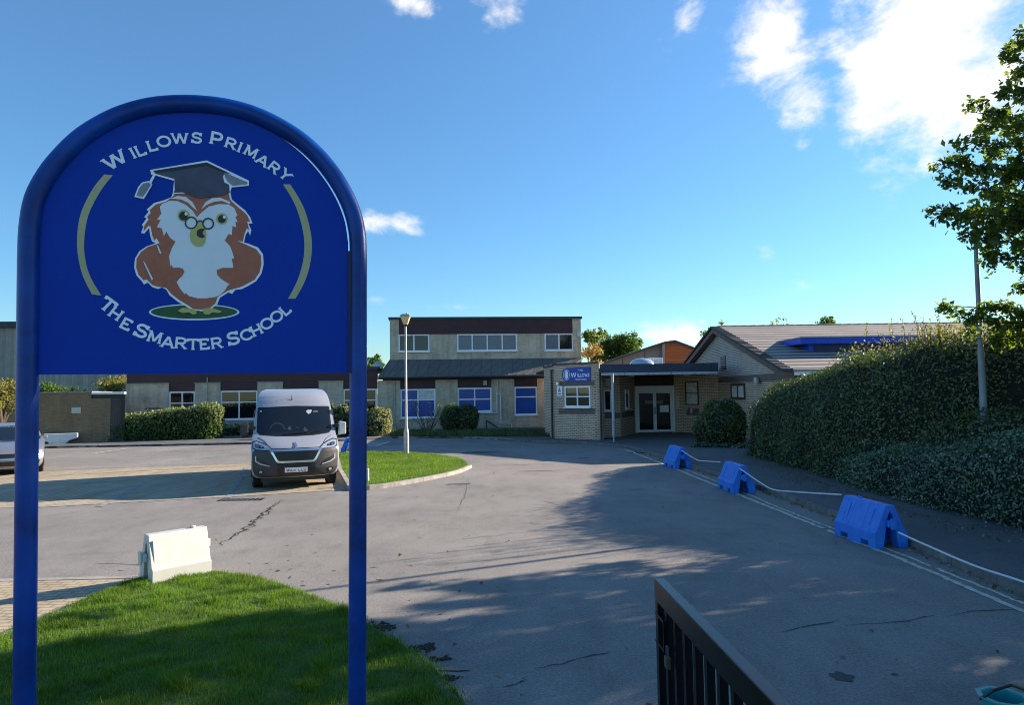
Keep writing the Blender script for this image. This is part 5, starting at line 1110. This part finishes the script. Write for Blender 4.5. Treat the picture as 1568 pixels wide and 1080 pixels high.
# lamp post on the island
x, y = G(623, 699); y -= .1
t = root('street_lamp', (x, y, .09), 'slim pale lamp post with a square tapered lantern on the grass island', 'street lamp')
zt_ = D(622, 500, y).z; mb = MB(); mb.lathe([(.095, .0), (.095, .72), (.088, .80), (.055, .95), (.045, 1.0), (.036, zt_)], (x, y, .09), 16); mb.build('pole', 'galvanised', t, smooth=True)
z0 = zt_+.06; mb = MB(); mb.hexa([(x-.07, y-.07, z0), (x+.07, y-.07, z0), (x+.07, y+.07, z0), (x-.07, y+.07, z0), (x-.165, y-.165, z0+.30), (x+.165, y-.165, z0+.30), (x+.165, y+.165, z0+.30), (x-.165, y+.165, z0+.30)]); mb.build('lantern', 'lamp_cream', t, bevel=.01)
mb = MB(); mb.hexa([(x-.19, y-.19, z0+.301), (x+.19, y-.19, z0+.301), (x+.19, y+.19, z0+.301), (x-.19, y+.19, z0+.301), (x-.12, y-.12, z0+.38), (x+.12, y-.12, z0+.38), (x+.12, y+.12, z0+.38), (x-.12, y+.12, z0+.38)]); mb.lathe([(.03, .0), (.03, .04), (.01, .06)], (x+.05, y, z0+.38), 8); mb.build('lantern_cap', 'galvanised', t); mb = MB(); mb.lathe([(.05, -.06), (.075, -.001)], (x, y, z0), 10); mb.build('collar', 'black_plastic', t)
# marker post on the island edge
x, y = G(561, 744); mb = MB(); mb.box(x-.065, x+.065, y-.03, y+.03, 0, .42); tag(mb.build('marker_post', 'white_paint', loc=(x, y, 0), bevel=.015), 'short white marker post at the front edge of the grass island', 'post')
# tall column standing out of the hedge
pb = D(1506, 622, 13.4); ptop = D(1494, 372, 13.4); d_ = (ptop-pb)/(ptop.z-pb.z); c0 = pb-d_*pb.z; c1 = ptop+d_*.5
t = root('lamp_column', (c0.x, c0.y, 0), 'tall thin grey lighting column rising out of the hedge at the right', 'street lamp')
mb = MB(); mb.tube([c0, c0+d_*1.9, c0+d_*2.0, c0+d_*3.0, c0+d_*3.05, c1], [.066, .066, .064, .058, .046, .038], 14); mb.build('pole', 'column_grey', t, smooth=True)
mb = MB(); mb.tube([c1+Vector((0, 0, -.02)), c1+Vector((.06, 0, .10)), c1+Vector((.3, 0, .15))], .035, 8); mb.box(c1.x+.28, c1.x+.75, c1.y-.09, c1.y+.09, c1.z+.10, c1.z+.20); mb.build('lantern', 'galvanised', t)

# black gate in the foreground
gy0, gy1 = 3.38, .55; gxa = (1011-784)/1045*3.4; gz = D(1008, 886, 3.38).z
ga = Vector((.700, 3.38, 0)); gbv = D(1197, 1080, 2.05); gdir = Vector((gbv.x-.70, 2.05-3.38, 0)).normalized(); print('gate', gz, gbv.z, gdir)
PGt = Plane((ga.x, ga.y), (ga.x+gdir.x, ga.y+gdir.y)); zt2_ = (gz+gbv.z)/2; zt2_ = gz; LG = 2.9
t = root('entrance_gate', (*PGt.pt(LG/2, 0).xy, 0), 'open black steel gate with vertical bars and a padlock in the foreground', 'gate')
hw = .026
mb = MB(); PGt.box(mb, 0, LG, zt2_-.10, zt2_, -hw, hw); mb.build('top_rail', 'black_paint', t, bevel=.004); mb = MB(); PGt.box(mb, .05, LG-.05, .10, .16, -hw+.003, hw-.003); mb.build('bottom_rail', 'black_paint', t, bevel=.004)
mb = MB(); PGt.box(mb, .001, .049, .04, zt2_-.1005, -hw+.002, hw-.002); mb.build('end_stile', 'black_paint', t, bevel=.004); mb = MB(); PGt.box(mb, LG-.05, LG, .04, zt2_-.1005, -hw+.002, hw-.002); mb.build('hinge_stile', 'black_paint', t, bevel=.004)
s_ = .155
while s_ < LG-.1: mb = MB(); PGt.box(mb, s_-.016, s_+.016, .16, zt2_-.1005, -.016, .016); mb.build('bar', 'black_paint', t); s_ += .137
mb = MB(); zc = zt2_-.26; PGt.box(mb, .05, .20, zc-.02, zc-.008, .017, .04); PGt.box(mb, .05, .20, zc+.11, zc+.122, .017, .04); PGt.box(mb, .193, .20, zc-.008, zc+.11, .017, .04); mb.build('latch', 'black_paint', t)
c = PGt.pt(.245, zc-.02, .040); mb = MB(); mb.box(c.x-.008, c.x+.014, c.y-.024, c.y+.024, c.z-.05, c.z); pad = tag(mb.build('padlock', 'brass', loc=c, bevel=.004), 'small brass padlock hanging inside the black gate', 'padlock')
ORG[pad.name] = tuple(c); mb = MB(); mb.tube([(c.x+.003, c.y-.016, c.z-.002)]+[(c.x+.003, c.y-.016*math.cos(R(a)), c.z+.03+.016*math.sin(R(a))) for a in range(0, 181, 30)]+[(c.x+.003, c.y+.016, c.z-.002)], .0045, 6); mb.build('shackle', 'lead_fascia', pad)

# teal tub lying at the lower right corner
x, y = G(1536, 1066, .30); t = root('plastic_tub', (x, y, 0), 'teal plastic tub with a wide rim at the bottom right corner', 'tub'); mb = MB()
mb.lathe([(.10, .0), (.13, .28), (.155, .285), (.155, .30), (.12, .30), (.09, .03), (.001, .03)], (x, y, 0), 8); mb.build('shell', 'teal', t, bevel=.004); mb = MB(); mb.tube([(x-.15, y, .28), (x-.10, y-.06, .36), (x, y-.08, .40), (x+.10, y-.06, .36), (x+.15, y, .28)], .010, 6); mb.build('handle', 'black_plastic', t)

# ================================================================== VEGETATION
def inpoly(x, y, poly):
    c = np.zeros(len(x), bool); j = len(poly)-1
    for i in range(len(poly)):
        xi, yi = poly[i]; xj, yj = poly[j]
        with np.errstate(divide='ignore', invalid='ignore'): c ^= ((yi > y) != (yj > y)) & (x < (xj-xi)*(y-yi)/(yj-yi+1e-12)+xi)
        j = i
    return c
def grass(name, poly, n, h, w, z, box, bend=.6, pts=None):
    if pts is None: x = nr.uniform(box[0], box[1], n); y = nr.uniform(box[2], box[3], n)
    else: x, y = pts
    k = inpoly(x, y, poly); x, y = x[k], y[k]; n = len(x)
    tuft = .65+.5*np.sin(x*9+np.sin(y*7)*2)*np.sin(y*8.3+np.cos(x*5))*.6; hh = h*nr.uniform(.45, 1.25, n)*np.clip(tuft, .4, 1.4)
    a = nr.uniform(0, 6.283, n); b = nr.uniform(0, 6.283, n); lean = hh*bend*nr.uniform(.1, 1.2, n); v = np.zeros((n, 3, 3)); ww = w*nr.uniform(.6, 1.4, n)
    v[:, 0, 0] = x-np.cos(a)*ww/2; v[:, 0, 1] = y-np.sin(a)*ww/2; v[:, 1, 0] = x+np.cos(a)*ww/2; v[:, 1, 1] = y+np.sin(a)*ww/2; v[:, :2, 2] = z-.01
    v[:, 2, 0] = x+np.cos(b)*lean; v[:, 2, 1] = y+np.sin(b)*lean; v[:, 2, 2] = z+hh
    return tag(rawmesh(name, v.reshape(-1, 3), 3, 'grass_blade'), kind='stuff')
grass('grass', verge, 330000, .062, .006, .075, (-7.5, 1.2, 4.3, 9.0))
edge_out = offs(vr, .10); edge_in = offs(vr, -.05); lp_ = edge_out+edge_in[::-1]
grass('grass', lp_, 90000, .06, .006, .05, (-7.5, 1.6, 4.0, 9.2), 1.3)
tc_ = np.stack([nr.uniform(-5.5, .8, 90), nr.uniform(4.6, 8.6, 90)], 1); tp_ = np.repeat(tc_, 230, 0)+nr.normal(size=(90*230, 2))*.05    # coarse tufts
grass('grass', verge, 0, .10, .009, .075, None, 1.1, (tp_[:, 0], tp_[:, 1]))
grass('grass', island, 120000, .07, .010, .10, (-6.5, -1.0, 16.0, 26.0), .5)
# weeds at the foot of the walls
bedp = GP([(598, 668), (846, 669), (846, 661), (598, 661)], .1); xs = [p[0] for p in bedp]; ys = [p[1] for p in bedp]
o = grass('undergrowth', bedp, 26000, .26, .03, .11, (min(xs), max(xs), min(ys), max(ys)), .6)
o.data.materials[0] = MATS['hedge_leaf']

def scatter_litter(name, path, n, spread, z, size=.05, m='dead_leaf'):
    P = [Vector(p) for p in path]; L = [(P[i+1]-P[i]).length for i in range(len(P)-1)]; pts = []
    ks = rnd.choices(range(len(L)), weights=L, k=n)
    for k in ks:
        t_ = rnd.random(); p = P[k].lerp(P[k+1], t_); d = (P[k+1]-P[k]).normalized(); o_ = spread[0]+(spread[1]-spread[0])*rnd.random()**1.7; pts.append((p.x-d.y*o_, p.y+d.x*o_, z+rnd.uniform(0, .012)))
    nn = np.tile([0, 0, 1.0], (len(pts), 1)); return tag(leaves(name, pts, nn, size, m, aspect=.7, jitter=.35, fold=.1), kind='stuff')
scatter_litter('leaf_litter', kl, 1500, (-.03, -.30), .012, .055); scatter_litter('leaf_litter', vr, 260, (-.02, -.22), .012, .05)
hb_ = GP([(1163, 700), (1255, 741), (1396, 790), (1568, 822), (1700, 850)], .1)
scatter_litter('leaf_litter', hb_, 1300, (.15, -.6), .108, .045); scatter_litter('leaf_litter', vr, 70, (.1, 2.0), .12, .06); 
xs = nr.uniform(-3, 8, 130); ys = nr.uniform(4.5, 20, 130); tag(leaves('fallen_leaves', np.stack([xs, ys, np.full(130, .012)], 1), np.tile([0, 0, 1.0], (130, 1)), .05, 'dead_leaf', aspect=.6, jitter=.3), kind='stuff')
xs = nr.uniform(6, 9, 90); ys = nr.uniform(6, 20, 90); tag(leaves('fallen_leaves', np.stack([xs, ys, np.full(90, .11)], 1), np.tile([0, 0, 1.0], (90, 1)), .05, 'dead_leaf', aspect=.6, jitter=.3), kind='stuff')
# clods and twigs by the verge kerb
mb = MB()
for (px, py, s_) in ((580, 958, .13), (590, 963, .10), (650, 991, .10), (640, 996, .12), (672, 1010, .08), (692, 1040, .08)):
    x, y = G(px, py)
    for k in range(40): q = rnd.uniform(.006, .024); a = rnd.uniform(0, 6.28); d = rnd.random()**.7*s_; mb.lathe([(q*.3, 0), (q, q*.2), (q*.7, q*.6), (q*.1, q*.75)], (x+math.cos(a)*d*1.3, y+math.sin(a)*d*.7, 0), 5)
tag(mb.build('soil_crumbs', 'soil'), kind='stuff')

# long clipped hedge along the pavement --------------------------------------
def lump(mb, secs, n=18, wob=.06, seed=3):
    """loft of rounded cross sections: (x, y, halfwidth, height, dirx, diry)"""
    rr = random.Random(seed); rings = []
    for (x, y, hw_, h, nx_, ny_) in secs:
        ring = []
        for j in range(n+1):
            a = math.pi*j/n; c, s_ = math.cos(a), math.sin(a); e = .62
            px = hw_*math.copysign(abs(c)**e, c); pz = h*abs(s_)**e; k = 1+rr.uniform(-wob, wob)
            ring.append((x+nx_*px*k, y+ny_*px*k, max(0.0, pz*k)))
        rings.append(ring)
    vs = sum(rings, []); m_ = n+1; fs = [(i*m_+j, i*m_+j+1, (i+1)*m_+j+1, (i+1)*m_+j) for i in range(len(rings)-1) for j in range(n)]
    fs += [tuple(range(m_)), tuple(reversed(range((len(rings)-1)*m_, len(rings)*m_)))]; mb.add(vs, fs); return rings
def hedge(name, label, secs, dens, size, m, depth=.16, group=None, seed=3, tips=None):
    c = secs[len(secs)//2]; t = root(name, (c[0], c[1], 0), label, 'hedge', group); mb = MB()
    inner = [(x, y, w-depth*.9, h-depth*.8, a, b) for x, y, w, h, a, b in secs]; lump(mb, inner, 18, .02, seed); mb.build('stems_core', 'hedge_core', t)  # dark inner body added so the hedge is not see-through
    mo = MB(); lump(mo, secs, 20, .035, seed); V = np.array(mo.v); P = []; Nn = []
    for f in mo.f:
        q = V[list(f)]
        if len(f) != 4:
            ctr = q.mean(0)
            for i in range(len(f)-1): tri_add(P, Nn, ctr, q[i], q[i+1], dens)
            continue
        tri_add(P, Nn, q[0], q[1], q[2], dens); tri_add(P, Nn, q[0], q[2], q[3], dens)
    P = np.concatenate(P); Nn = np.concatenate(Nn); lum = np.sin(P[:, 0]*2.1+np.sin(P[:, 2]*2.6))*np.sin(P[:, 1]*1.9+1.3)*np.sin(P[:, 2]*2.3+P[:, 1])
    ctr = np.array([c[0], c[1], 1.0]); out = np.where((Nn*(P-np.interp(P[:, 1], [0, 1], [0, 1])[:, None]*0-ctr)).sum(1)[:, None] < 0, -Nn, Nn)
    Nn = out; P = P+Nn*(nr.uniform(-depth, depth*.5, len(P))+lum*.13)[:, None]; k = P[:, 2] > .1; P, Nn = P[k], Nn[k]
    leaves('foliage', P, Nn+np.array([0, 0, .35]), size, m, t, (c[0], c[1], 0), jitter=.75)
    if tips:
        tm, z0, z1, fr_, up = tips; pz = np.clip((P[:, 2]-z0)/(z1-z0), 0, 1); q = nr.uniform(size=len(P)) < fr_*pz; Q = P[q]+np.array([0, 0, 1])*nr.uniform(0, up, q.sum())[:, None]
        leaves('upper_shoots', Q, Nn[q], size*.95, tm, t, (c[0], c[1], 0), jitter=.9)  # shoots in a second leaf colour, denser towards the top
    return t
def tri_add(P, Nn, a, b, c, dens):
    n_ = np.cross(b-a, c-a); A_ = np.linalg.norm(n_)/2
    if A_ < 1e-6: return
    k = nr.poisson(A_*dens); 
    if k < 1: return
    r1_, r2_ = nr.uniform(size=(2, k, 1)); s_ = np.sqrt(r1_); P.append(a*(1-s_)+b*s_*(1-r2_)+c*s_*r2_); Nn.append(np.tile(n_/(2*A_), (k, 1)))
def secline(pts, k=5):
    P_ = [Vector(p) for p in pts]; out = []
    for i in range(len(P_)-1):
        for j in range(k): out.append(P_[i].lerp(P_[i+1], j/k))
    out.append(P_[-1]); res = []
    for i, p in enumerate(out):
        a = out[max(i-1, 0)]; b = out[min(i+1, len(out)-1)]; d = Vector((b[0]-a[0], b[1]-a[1])).normalized(); res.append((p[0], p[1], p[2], p[3], d.y, -d.x))
    return res
class V4(tuple): pass
def secline4(pts, k=5):
    out = []
    for i in range(len(pts)-1):
        for j in range(k): u = j/k; u2 = u*u*(3-2*u); out.append(tuple(a+(b-a)*(u if q < 2 else u2) for q, (a, b) in enumerate(zip(pts[i], pts[i+1]))))
    out.append(pts[-1]); res = []
    for i, p in enumerate(out):
        a = out[max(i-1, 0)]; b = out[min(i+1, len(out)-1)]; d = Vector((b[0]-a[0], b[1]-a[1])).normalized(); res.append((*p, d.y, -d.x))
    return res
sheet('planting_bed', [(7.6, 22.8), (7.0, 16.5), (7.5, 12.2), (8.6, 9.6), (9.8, 7.2), (20, 7), (20, 16), (12, 22.8)], .10, 'soil') if False else None
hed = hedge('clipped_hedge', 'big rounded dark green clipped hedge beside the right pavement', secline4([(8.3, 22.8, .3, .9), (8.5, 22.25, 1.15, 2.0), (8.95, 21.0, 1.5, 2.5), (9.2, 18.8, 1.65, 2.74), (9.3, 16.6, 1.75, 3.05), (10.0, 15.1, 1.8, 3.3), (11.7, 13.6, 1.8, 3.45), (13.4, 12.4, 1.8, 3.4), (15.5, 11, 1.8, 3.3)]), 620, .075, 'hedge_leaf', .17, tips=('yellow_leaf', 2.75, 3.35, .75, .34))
low = hedge('low_hedge', 'low glossy ivy-like hedge at the foot of the clipped hedge at the right', secline4([(8.0, 16.2, .25, .5), (8.0, 15.7, .6, .85), (8.0, 14.2, .75, .98), (8.3, 12.4, .98, 1.15), (8.75, 10.9, 1.25, 1.52), (9.5, 9.3, 1.5, 1.66), (10.7, 7.4, 1.6, 1.65)]), 900, .062, 'ivy_leaf', .14, seed=5)
hedge('bank_shrubs', 'dark shrubby bank between the low hedge and the tall hedge around the lighting column', secline4([(8.55, 14.8, .4, 1.0), (8.75, 13.7, .7, 1.42), (9.05, 12.6, .85, 1.80), (9.9, 11.2, 1.0, 1.9), (11.2, 9.6, 1.1, 1.95)]), 560, .07, 'hedge_leaf', .2, seed=12)
# sprays growing out of the hedge top
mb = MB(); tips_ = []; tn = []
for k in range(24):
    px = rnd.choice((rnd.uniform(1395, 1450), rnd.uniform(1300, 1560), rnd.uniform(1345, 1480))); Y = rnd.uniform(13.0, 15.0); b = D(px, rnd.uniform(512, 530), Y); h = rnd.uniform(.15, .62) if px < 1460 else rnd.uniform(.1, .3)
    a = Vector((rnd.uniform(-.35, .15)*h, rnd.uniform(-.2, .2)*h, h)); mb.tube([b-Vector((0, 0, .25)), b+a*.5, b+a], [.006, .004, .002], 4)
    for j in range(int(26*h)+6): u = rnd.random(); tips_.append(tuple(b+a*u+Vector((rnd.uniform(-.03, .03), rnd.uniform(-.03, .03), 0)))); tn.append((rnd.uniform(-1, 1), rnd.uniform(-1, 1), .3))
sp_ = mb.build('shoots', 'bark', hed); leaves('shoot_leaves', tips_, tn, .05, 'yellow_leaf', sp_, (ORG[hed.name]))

ps = [D(1556, 556, 15.4), D(1590, 575, 15.0), D(1625, 560, 14.4)]
shrub('bush', 'sunlit yellow-green bush right of the lighting column above the hedge', 'bush', [(p.x, p.y, p.z-.1, .75, .7, .62) for p in ps], .085, 'yellow_leaf', 330)
# shrubs ----------------------------------------------------------------------
x, y = G(1112, 690); shrub('shrub', 'glossy dark green shrub between the entrance wall and the clipped hedge', 'shrub', [(x+.05, y+.9, .8, .8, .75, .8), (x-.45, y+.9, .70, .5, .5, .7), (x+.45, y+1.1, 1.3, .48, .5, .55), (x-.1, y+1.0, 1.45, .36, .4, .38), (x+.7, y+1.0, .8, .42, .45, .8)], .10, 'hedge_leaf', 420)
x, y = G(1075, 690); shrub('ground_cover', 'low straggly plants at the foot of the shrub by the entrance', 'plant', [(x+.2, y+.3, .12, .55, .3, .16), (x+.9, y+.1, .10, .5, .25, .15), (x+1.6, y-.3, .1, .6, .3, .16)], .08, 'ivy_leaf', 380)
def sh(px, py, Yb, label, w, h, m, dens, size, name='shrub', cat='shrub', extra=None, n=1, dx=0, grp=None):
    x, y = G(px, py, .1); y = Yb or y; x = D(px, py, y).x; bl = []
    for i in range(n): u = (i-(n-1)/2)/max(1, n-1) if n > 1 else 0; r_ = w/2/(n**.75); bl.append((x+u*(w-2*r_), y, h*.47, r_, min(r_, .75), h*.52))
    return shrub(name, label, cat, bl, size, m, dens, grp, extra=extra)
lx0, lx1 = D(158, 675, 34.4).x, D(337, 672, 35.2).x
hedge('boundary_hedge', 'long clipped green hedge with pale flowering tips in front of the single-storey wing', secline4([(lx0, 34.4, .3, .8), (lx0+.5, 34.5, .7, 1.25), (lx0+2.5, 34.7, .8, 1.38), (lx1-2, 35.0, .8, 1.62), (lx1-.3, 35.2, .8, 1.72), (lx1, 35.25, .65, 1.55)]), 330, .13, 'bright_leaf', .2, seed=8, tips=('pale_leaf', .55, 1.6, .9, .1))
wx0, wx1 = D(338, 660, 37).x, D(398, 660, 37.3).x
hedge('boundary_hedge', 'very low dark hedge under the double window left of the van', secline4([(wx0, 37, .3, .6), (wx1, 37.3, .35, .65), (D(520, 660, 37.6).x, 37.6, .35, .65)]), 300, .11, 'hedge_leaf', .15, seed=9)
sh(516, 668, 35.2, 'dark green shrub between the van and the blue sign post', 1.6, 1.75, 'hedge_leaf', 300, .12, extra=('pale_leaf', .25, lambda P_: P_[:, 2] > 1.0), n=2)
sh(566, 668, 35.2, 'pale cream and green variegated bush right of the blue sign post', 2.3, 1.55, 'pale_leaf', 360, .13, n=2)
sh(704, 664, 37.4, 'boxy dark green bush under the middle ground-floor window', 2.1, 1.6, 'hedge_leaf', 420, .11, extra=('bright_leaf', .35, lambda P_: P_[:, 2] > 1.2), n=2)
# bare wispy plant under the big window
x = D(654, 662, 38.4).x; t = root('window_plant', (x, 38.4, .1), 'thin bare-stemmed plant with silvery leaves under the left ground-floor window', 'plant'); mb = MB(); pl_ = []
for k in range(22):
    a = rnd.uniform(-1, 1); b = Vector((x+a*.25, 38.4+rnd.uniform(-.15, .15), .1)); e = Vector((x+a*1.1+rnd.uniform(-.2, .2), 38.4+rnd.uniform(-.3, .3), rnd.uniform(.7, 1.75))); mb.tube([b, b.lerp(e, .5)+Vector((0, 0, .12)), e], [.018, .011, .005], 5)
    for j in range(24): pl_.append(tuple(b.lerp(e, rnd.uniform(.65, 1.03))+Vector((rnd.uniform(-.08, .08), rnd.uniform(-.08, .08), rnd.uniform(-.05, .08)))))
mb.build('stems_core', 'bark', t); leaves('foliage', pl_, np.tile([0, -1., .5], (len(pl_), 1)), .08, 'pale_leaf', t, ORG[t.name])

# trees -------------------------------------------------------------------------
def tree(name, label, x, y, h, clumps, size, m, dens=60, trunk=.16, group=None, cat='tree', base=0, hollow=.35):
    """clumps: (dx,dy,z,r)"""
    t = root(name, (x, y, base), label, cat, group); mb = MB(); top = max(c[2] for c in clumps)
    mb.tube([(x, y, base), (x+.05, y, base+h*.3), (x-.05, y+.05, base+h*.62)], [trunk, trunk*.75, trunk*.45], 9); Ps = []; Ns = []
    for dx, dy, z, r in clumps:
        mb.tube([(x, y, base+h*.28), (x+dx*.45, y+dy*.45, base+h*.28+(z-h*.28)*.6), (x+dx, y+dy, base+z)], [trunk*.4, trunk*.25, trunk*.08], 6)
        k = int(dens*r*r*12); P, Nn = ellips((x+dx, y+dy, base+z), (r, r, r*.82), k, hollow, 1.05); q = nr.uniform(size=len(P)) < (.5+.5*np.sin(P[:, 0]*3.7/r+P[:, 2]*4.1/r)*np.sin(P[:, 1]*4.3/r+1)+.25); Ps.append(P[q]); Ns.append(Nn[q])
        for j in range(7):
            d = nr.normal(size=3); d /= np.linalg.norm(d); c = np.array((x+dx, y+dy, base+z))+d*r*.95; P, Nn = ellips(c, (r*.28,)*3, int(k*.06), .2, 1.1); Ps.append(P); Ns.append(Nn)
    mb.build('trunk', 'bark', t, smooth=True); P = np.concatenate(Ps); leaves('crown', P, np.concatenate(Ns), size, m, t, (x, y, base), jitter=1.2); return t
def rclumps(n, w, d, z0, z1, r0, r1): return [(rnd.uniform(-w, w), rnd.uniform(-d, d), rnd.uniform(z0, z1), rnd.uniform(r0, r1)) for _ in range(n)]
# behind the entrance
def bg(px, ptop, Y, wpx, label, m, n=7, size=.24, dens=60, rr=None, name='tree', cat='tree', zl=.45):
    p = D(px, ptop, Y); w = wpx/1045*Y/2; H_ = p.z; r = rr or min(w*.5, H_*.3); n = int(n*1.7)
    cl = [(rnd.uniform(-w+r*.7, w-r*.7), rnd.uniform(-1, 1), H_-r*.85-rnd.random()**1.5*H_*zl, r*rnd.uniform(.75, 1.1)) for _ in range(n)]+[(rnd.uniform(-.2, .2)*w, 0, H_-r*.85, r)]
    return tree(name, label, p.x, Y, H_*.9, cl, size, m, dens, .18, 'trees behind the school', cat)
bg(908, 503, 56, 46, 'grey-green leafy tree just right of the two-storey block', 'tree_leaf', 7); bg(946, 512, 57, 80, 'wide green tree with yellowing leaves behind the entrance roof', 'bright_leaf', 9, .22)
bg(906, 528, 50, 40, 'tan autumn shrub behind the bay between block and entrance', 'tan_leaf', 8, .2, 55, name='autumn_shrub', cat='shrub', zl=.5); bg(975, 522, 58, 36, 'small pointed green tree left of the orange-clad hall', 'tree_leaf', 4, .2)
bg(1086, 502, 50, 44, 'airy green tree showing left of the gable peak', 'bright_leaf', 7, .2, 36); bg(1104, 492, 52, 16, 'small tree tip just above the gable peak', 'tree_leaf', 2, .2); bg(1268, 486, 56, 50, 'round green treetop above the tiled roof ridge', 'bright_leaf', 8, .22, 60)
bg(1192, 489, 50, 46, 'sparse twiggy treetop above the roof ridge near the gable', 'tree_leaf', 3, .2, 14, rr=.8)
bg(572, 545, 60, 36, 'light green tree between the sign post and the two-storey block', 'bright_leaf', 5, .24)
bg(176, 574, 42, 46, 'yellow-green bush above the store beside the wing', 'yellow_leaf', 7, .16, 70, cat='bush', name='bush'); bg(84, 588, 41, 56, 'low bright shrub top showing over the brick store wall', 'bright_leaf', 6, .16, 70, rr=.5, cat='bush', name='bush'); bg(126, 597, 41, 16, 'small green shrub tip over the middle of the brick store', 'bright_leaf', 2, .14, 60, rr=.3, cat='bush', name='bush')
bg(2, 578, 30, 60, 'rounded yellow-green bush overhanging at the left edge behind the car', 'yellow_leaf', 7, .13, 120, rr=.55, cat='bush', name='bush', zl=.25)
# branches of the big tree reaching in from the right
tx, ty = 13.4, 11.6
t = root('roadside_tree', (tx, ty, 0), 'large leafy tree whose branches hang in from the right edge above the hedge', 'tree')
mb = MB(); mb.tube([(tx, ty, 0), (tx-.1, ty, 2.2), (tx-.3, ty+.1, 4.5), (tx-.5, ty+.1, 7.0), (tx-.6, ty, 9.0)], [.26, .22, .17, .10, .04], 12); Ps = []; Ns = []
ends = [((1424, 322), 11.2, 4.2), ((1436, 245), 11.6, 4.8), ((1455, 285), 11.3, 4.5), ((1482, 170), 11.8, 5.6), ((1485, 215), 11.2, 5.2), ((1540, 88), 12.0, 6.6), ((1535, 140), 11.6, 6.0), ((1478, 362), 11.4, 3.6), ((1532, 398), 11.8, 3.4), ((1560, 330), 11.4, 3.8), ((1556, 250), 11.9, 4.6), ((1500, 300), 12.3, 4.2), ((1520, 350), 12.0, 3.9),
        ((1565, 190), 11.3, 5.2), ((1568, 110), 12.1, 6.2), ((1446, 468), 12.4, 2.7), ((1480, 492), 12.3, 2.6), ((1530, 470), 12.1, 2.7), ((1564, 440), 12.0, 2.9), ((1560, 505), 12.2, 2.5), ((1510, 515), 12.6, 2.5), ((1600, 380), 11.0, 3.5), ((1620, 250), 11.5, 4.5), ((1620, 130), 11.5, 5.5), ((1620, 470), 11.5, 3), ((1510, 235), 12.2, 4.9), ((1470, 325), 11.9, 4), ((1545, 300), 12.2, 4.2), ((1530, 262), 11.7, 4.6), ((1560, 370), 12.2, 3.6), ((1505, 392), 11.9, 3.5), ((1542, 200), 12.2, 5.2), ((1568, 66), 12.4, 6.7), ((1500, 190), 12.1, 5.4), ((1455, 330), 11.5, 4.1)]
for (pp, Y, z0) in ends:
    e = D(pp[0], pp[1], Y); s_ = Vector((tx-.2-.05*z0, ty, z0)); mid = s_.lerp(e, .5)+Vector((0, rnd.uniform(-.3, .3), .18)); q1 = s_.lerp(e, .8)+Vector((0, 0, .10)); mb.tube([s_, mid, q1, e], [.05, .028, .014, .004], 6)
    L_ = (e-s_).length
    for k in range(22):                                # side twigs carrying leaves
        u = 1-.62*rnd.random()**1.4; c = s_.lerp(e, u)+Vector((0, 0, .12*math.sin(u*3.1))); d = Vector((rnd.uniform(-1, .7), rnd.uniform(-1, 1), rnd.uniform(-.75, .75))).normalized()*rnd.uniform(.18, .50)*(1.15-.5*(u-.38)/.62); mb.tube([c, c+d*.6+Vector((0, 0, .02)), c+d], [.008, .005, .002], 4)
        n_ = 32; uu = nr.uniform(.15, 1.05, (n_, 1)); P_ = np.array(c)+np.array(d)*uu+nr.normal(size=(n_, 3))*.055; Ps.append(P_); Ns.append(nr.normal(size=(n_, 3))+np.array([0, 0, .8]))
# the rest of the crown, outside the frame, that shades the near road
for k in range(64):
    a = rnd.uniform(0, 6.28); rr_ = math.sqrt(rnd.random()); z = rnd.uniform(3.7, 9.6); c = Vector((tx+.9+math.cos(a)*rr_*3.0, ty-1.5+math.sin(a)*rr_*3.9, z))
    if c.x/c.y < .80 and True: continue
    mb.tube([(tx-.2, ty, z*.75), ((tx+c.x)/2, (ty+c.y)/2, z*.9), c], [.05, .03, .006], 5); P_, N_ = ellips(c, (.75, .75, .5), 420, .1, 1.05); Ps.append(P_); Ns.append(N_)
for k in range(34):  # low leaf clumps added out of view to block sun on the road
    c = Vector((rnd.uniform(11.4, 13.8), rnd.uniform(8.0, 10.8), rnd.uniform(2.5, 6.2))); mb.tube([(tx-.2, ty, c.z*.8), ((tx+c.x)/2, (ty+c.y)/2, c.z), c], [.05, .03, .006], 5); P_, N_ = ellips(c, (.8, .8, .5), 420, .1, 1.05); Ps.append(P_); Ns.append(N_)
for k in range(34):  # further unseen clumps added to close sunlit gaps on the road
    c = Vector((rnd.uniform(11.4, 14.4), rnd.uniform(9.8, 12.1), rnd.uniform(2.3, 4.1)))
    if c.x/c.y < .86: continue
    mb.tube([(tx-.2, ty, c.z*.8), ((tx+c.x)/2, (ty+c.y)/2, c.z), c], [.05, .03, .006], 5); P_, N_ = ellips(c, (.75, .75, .5), 380, .1, 1.05); Ps.append(P_); Ns.append(N_)
mb.build('trunk', 'bark', t, smooth=True); P_ = np.concatenate(Ps); leaves('crown', P_, np.concatenate(Ns), .112, 'tree_leaf', t, ORG[t.name], aspect=.55, jitter=1.0)
# neighbouring roadside trees, outside the frame, whose shade falls over the foreground
for i, (x, y, hh, lb) in enumerate(((17.5, 9.0, 9.5, 'second roadside tree outside the right edge beyond the hanging branches'), (15.5, 4.5, 9.0, 'roadside tree outside the right edge level with the gate'), (12.3, 5.6, 8.5, 'roadside tree to the right of the camera behind the gate'))):
    tree('roadside_tree', lb, x, y, hh, rclumps(17, 2.6, 2.4, hh*.33, hh*.92, 1.0, 1.5), .15, 'tree_leaf', 90, .24)
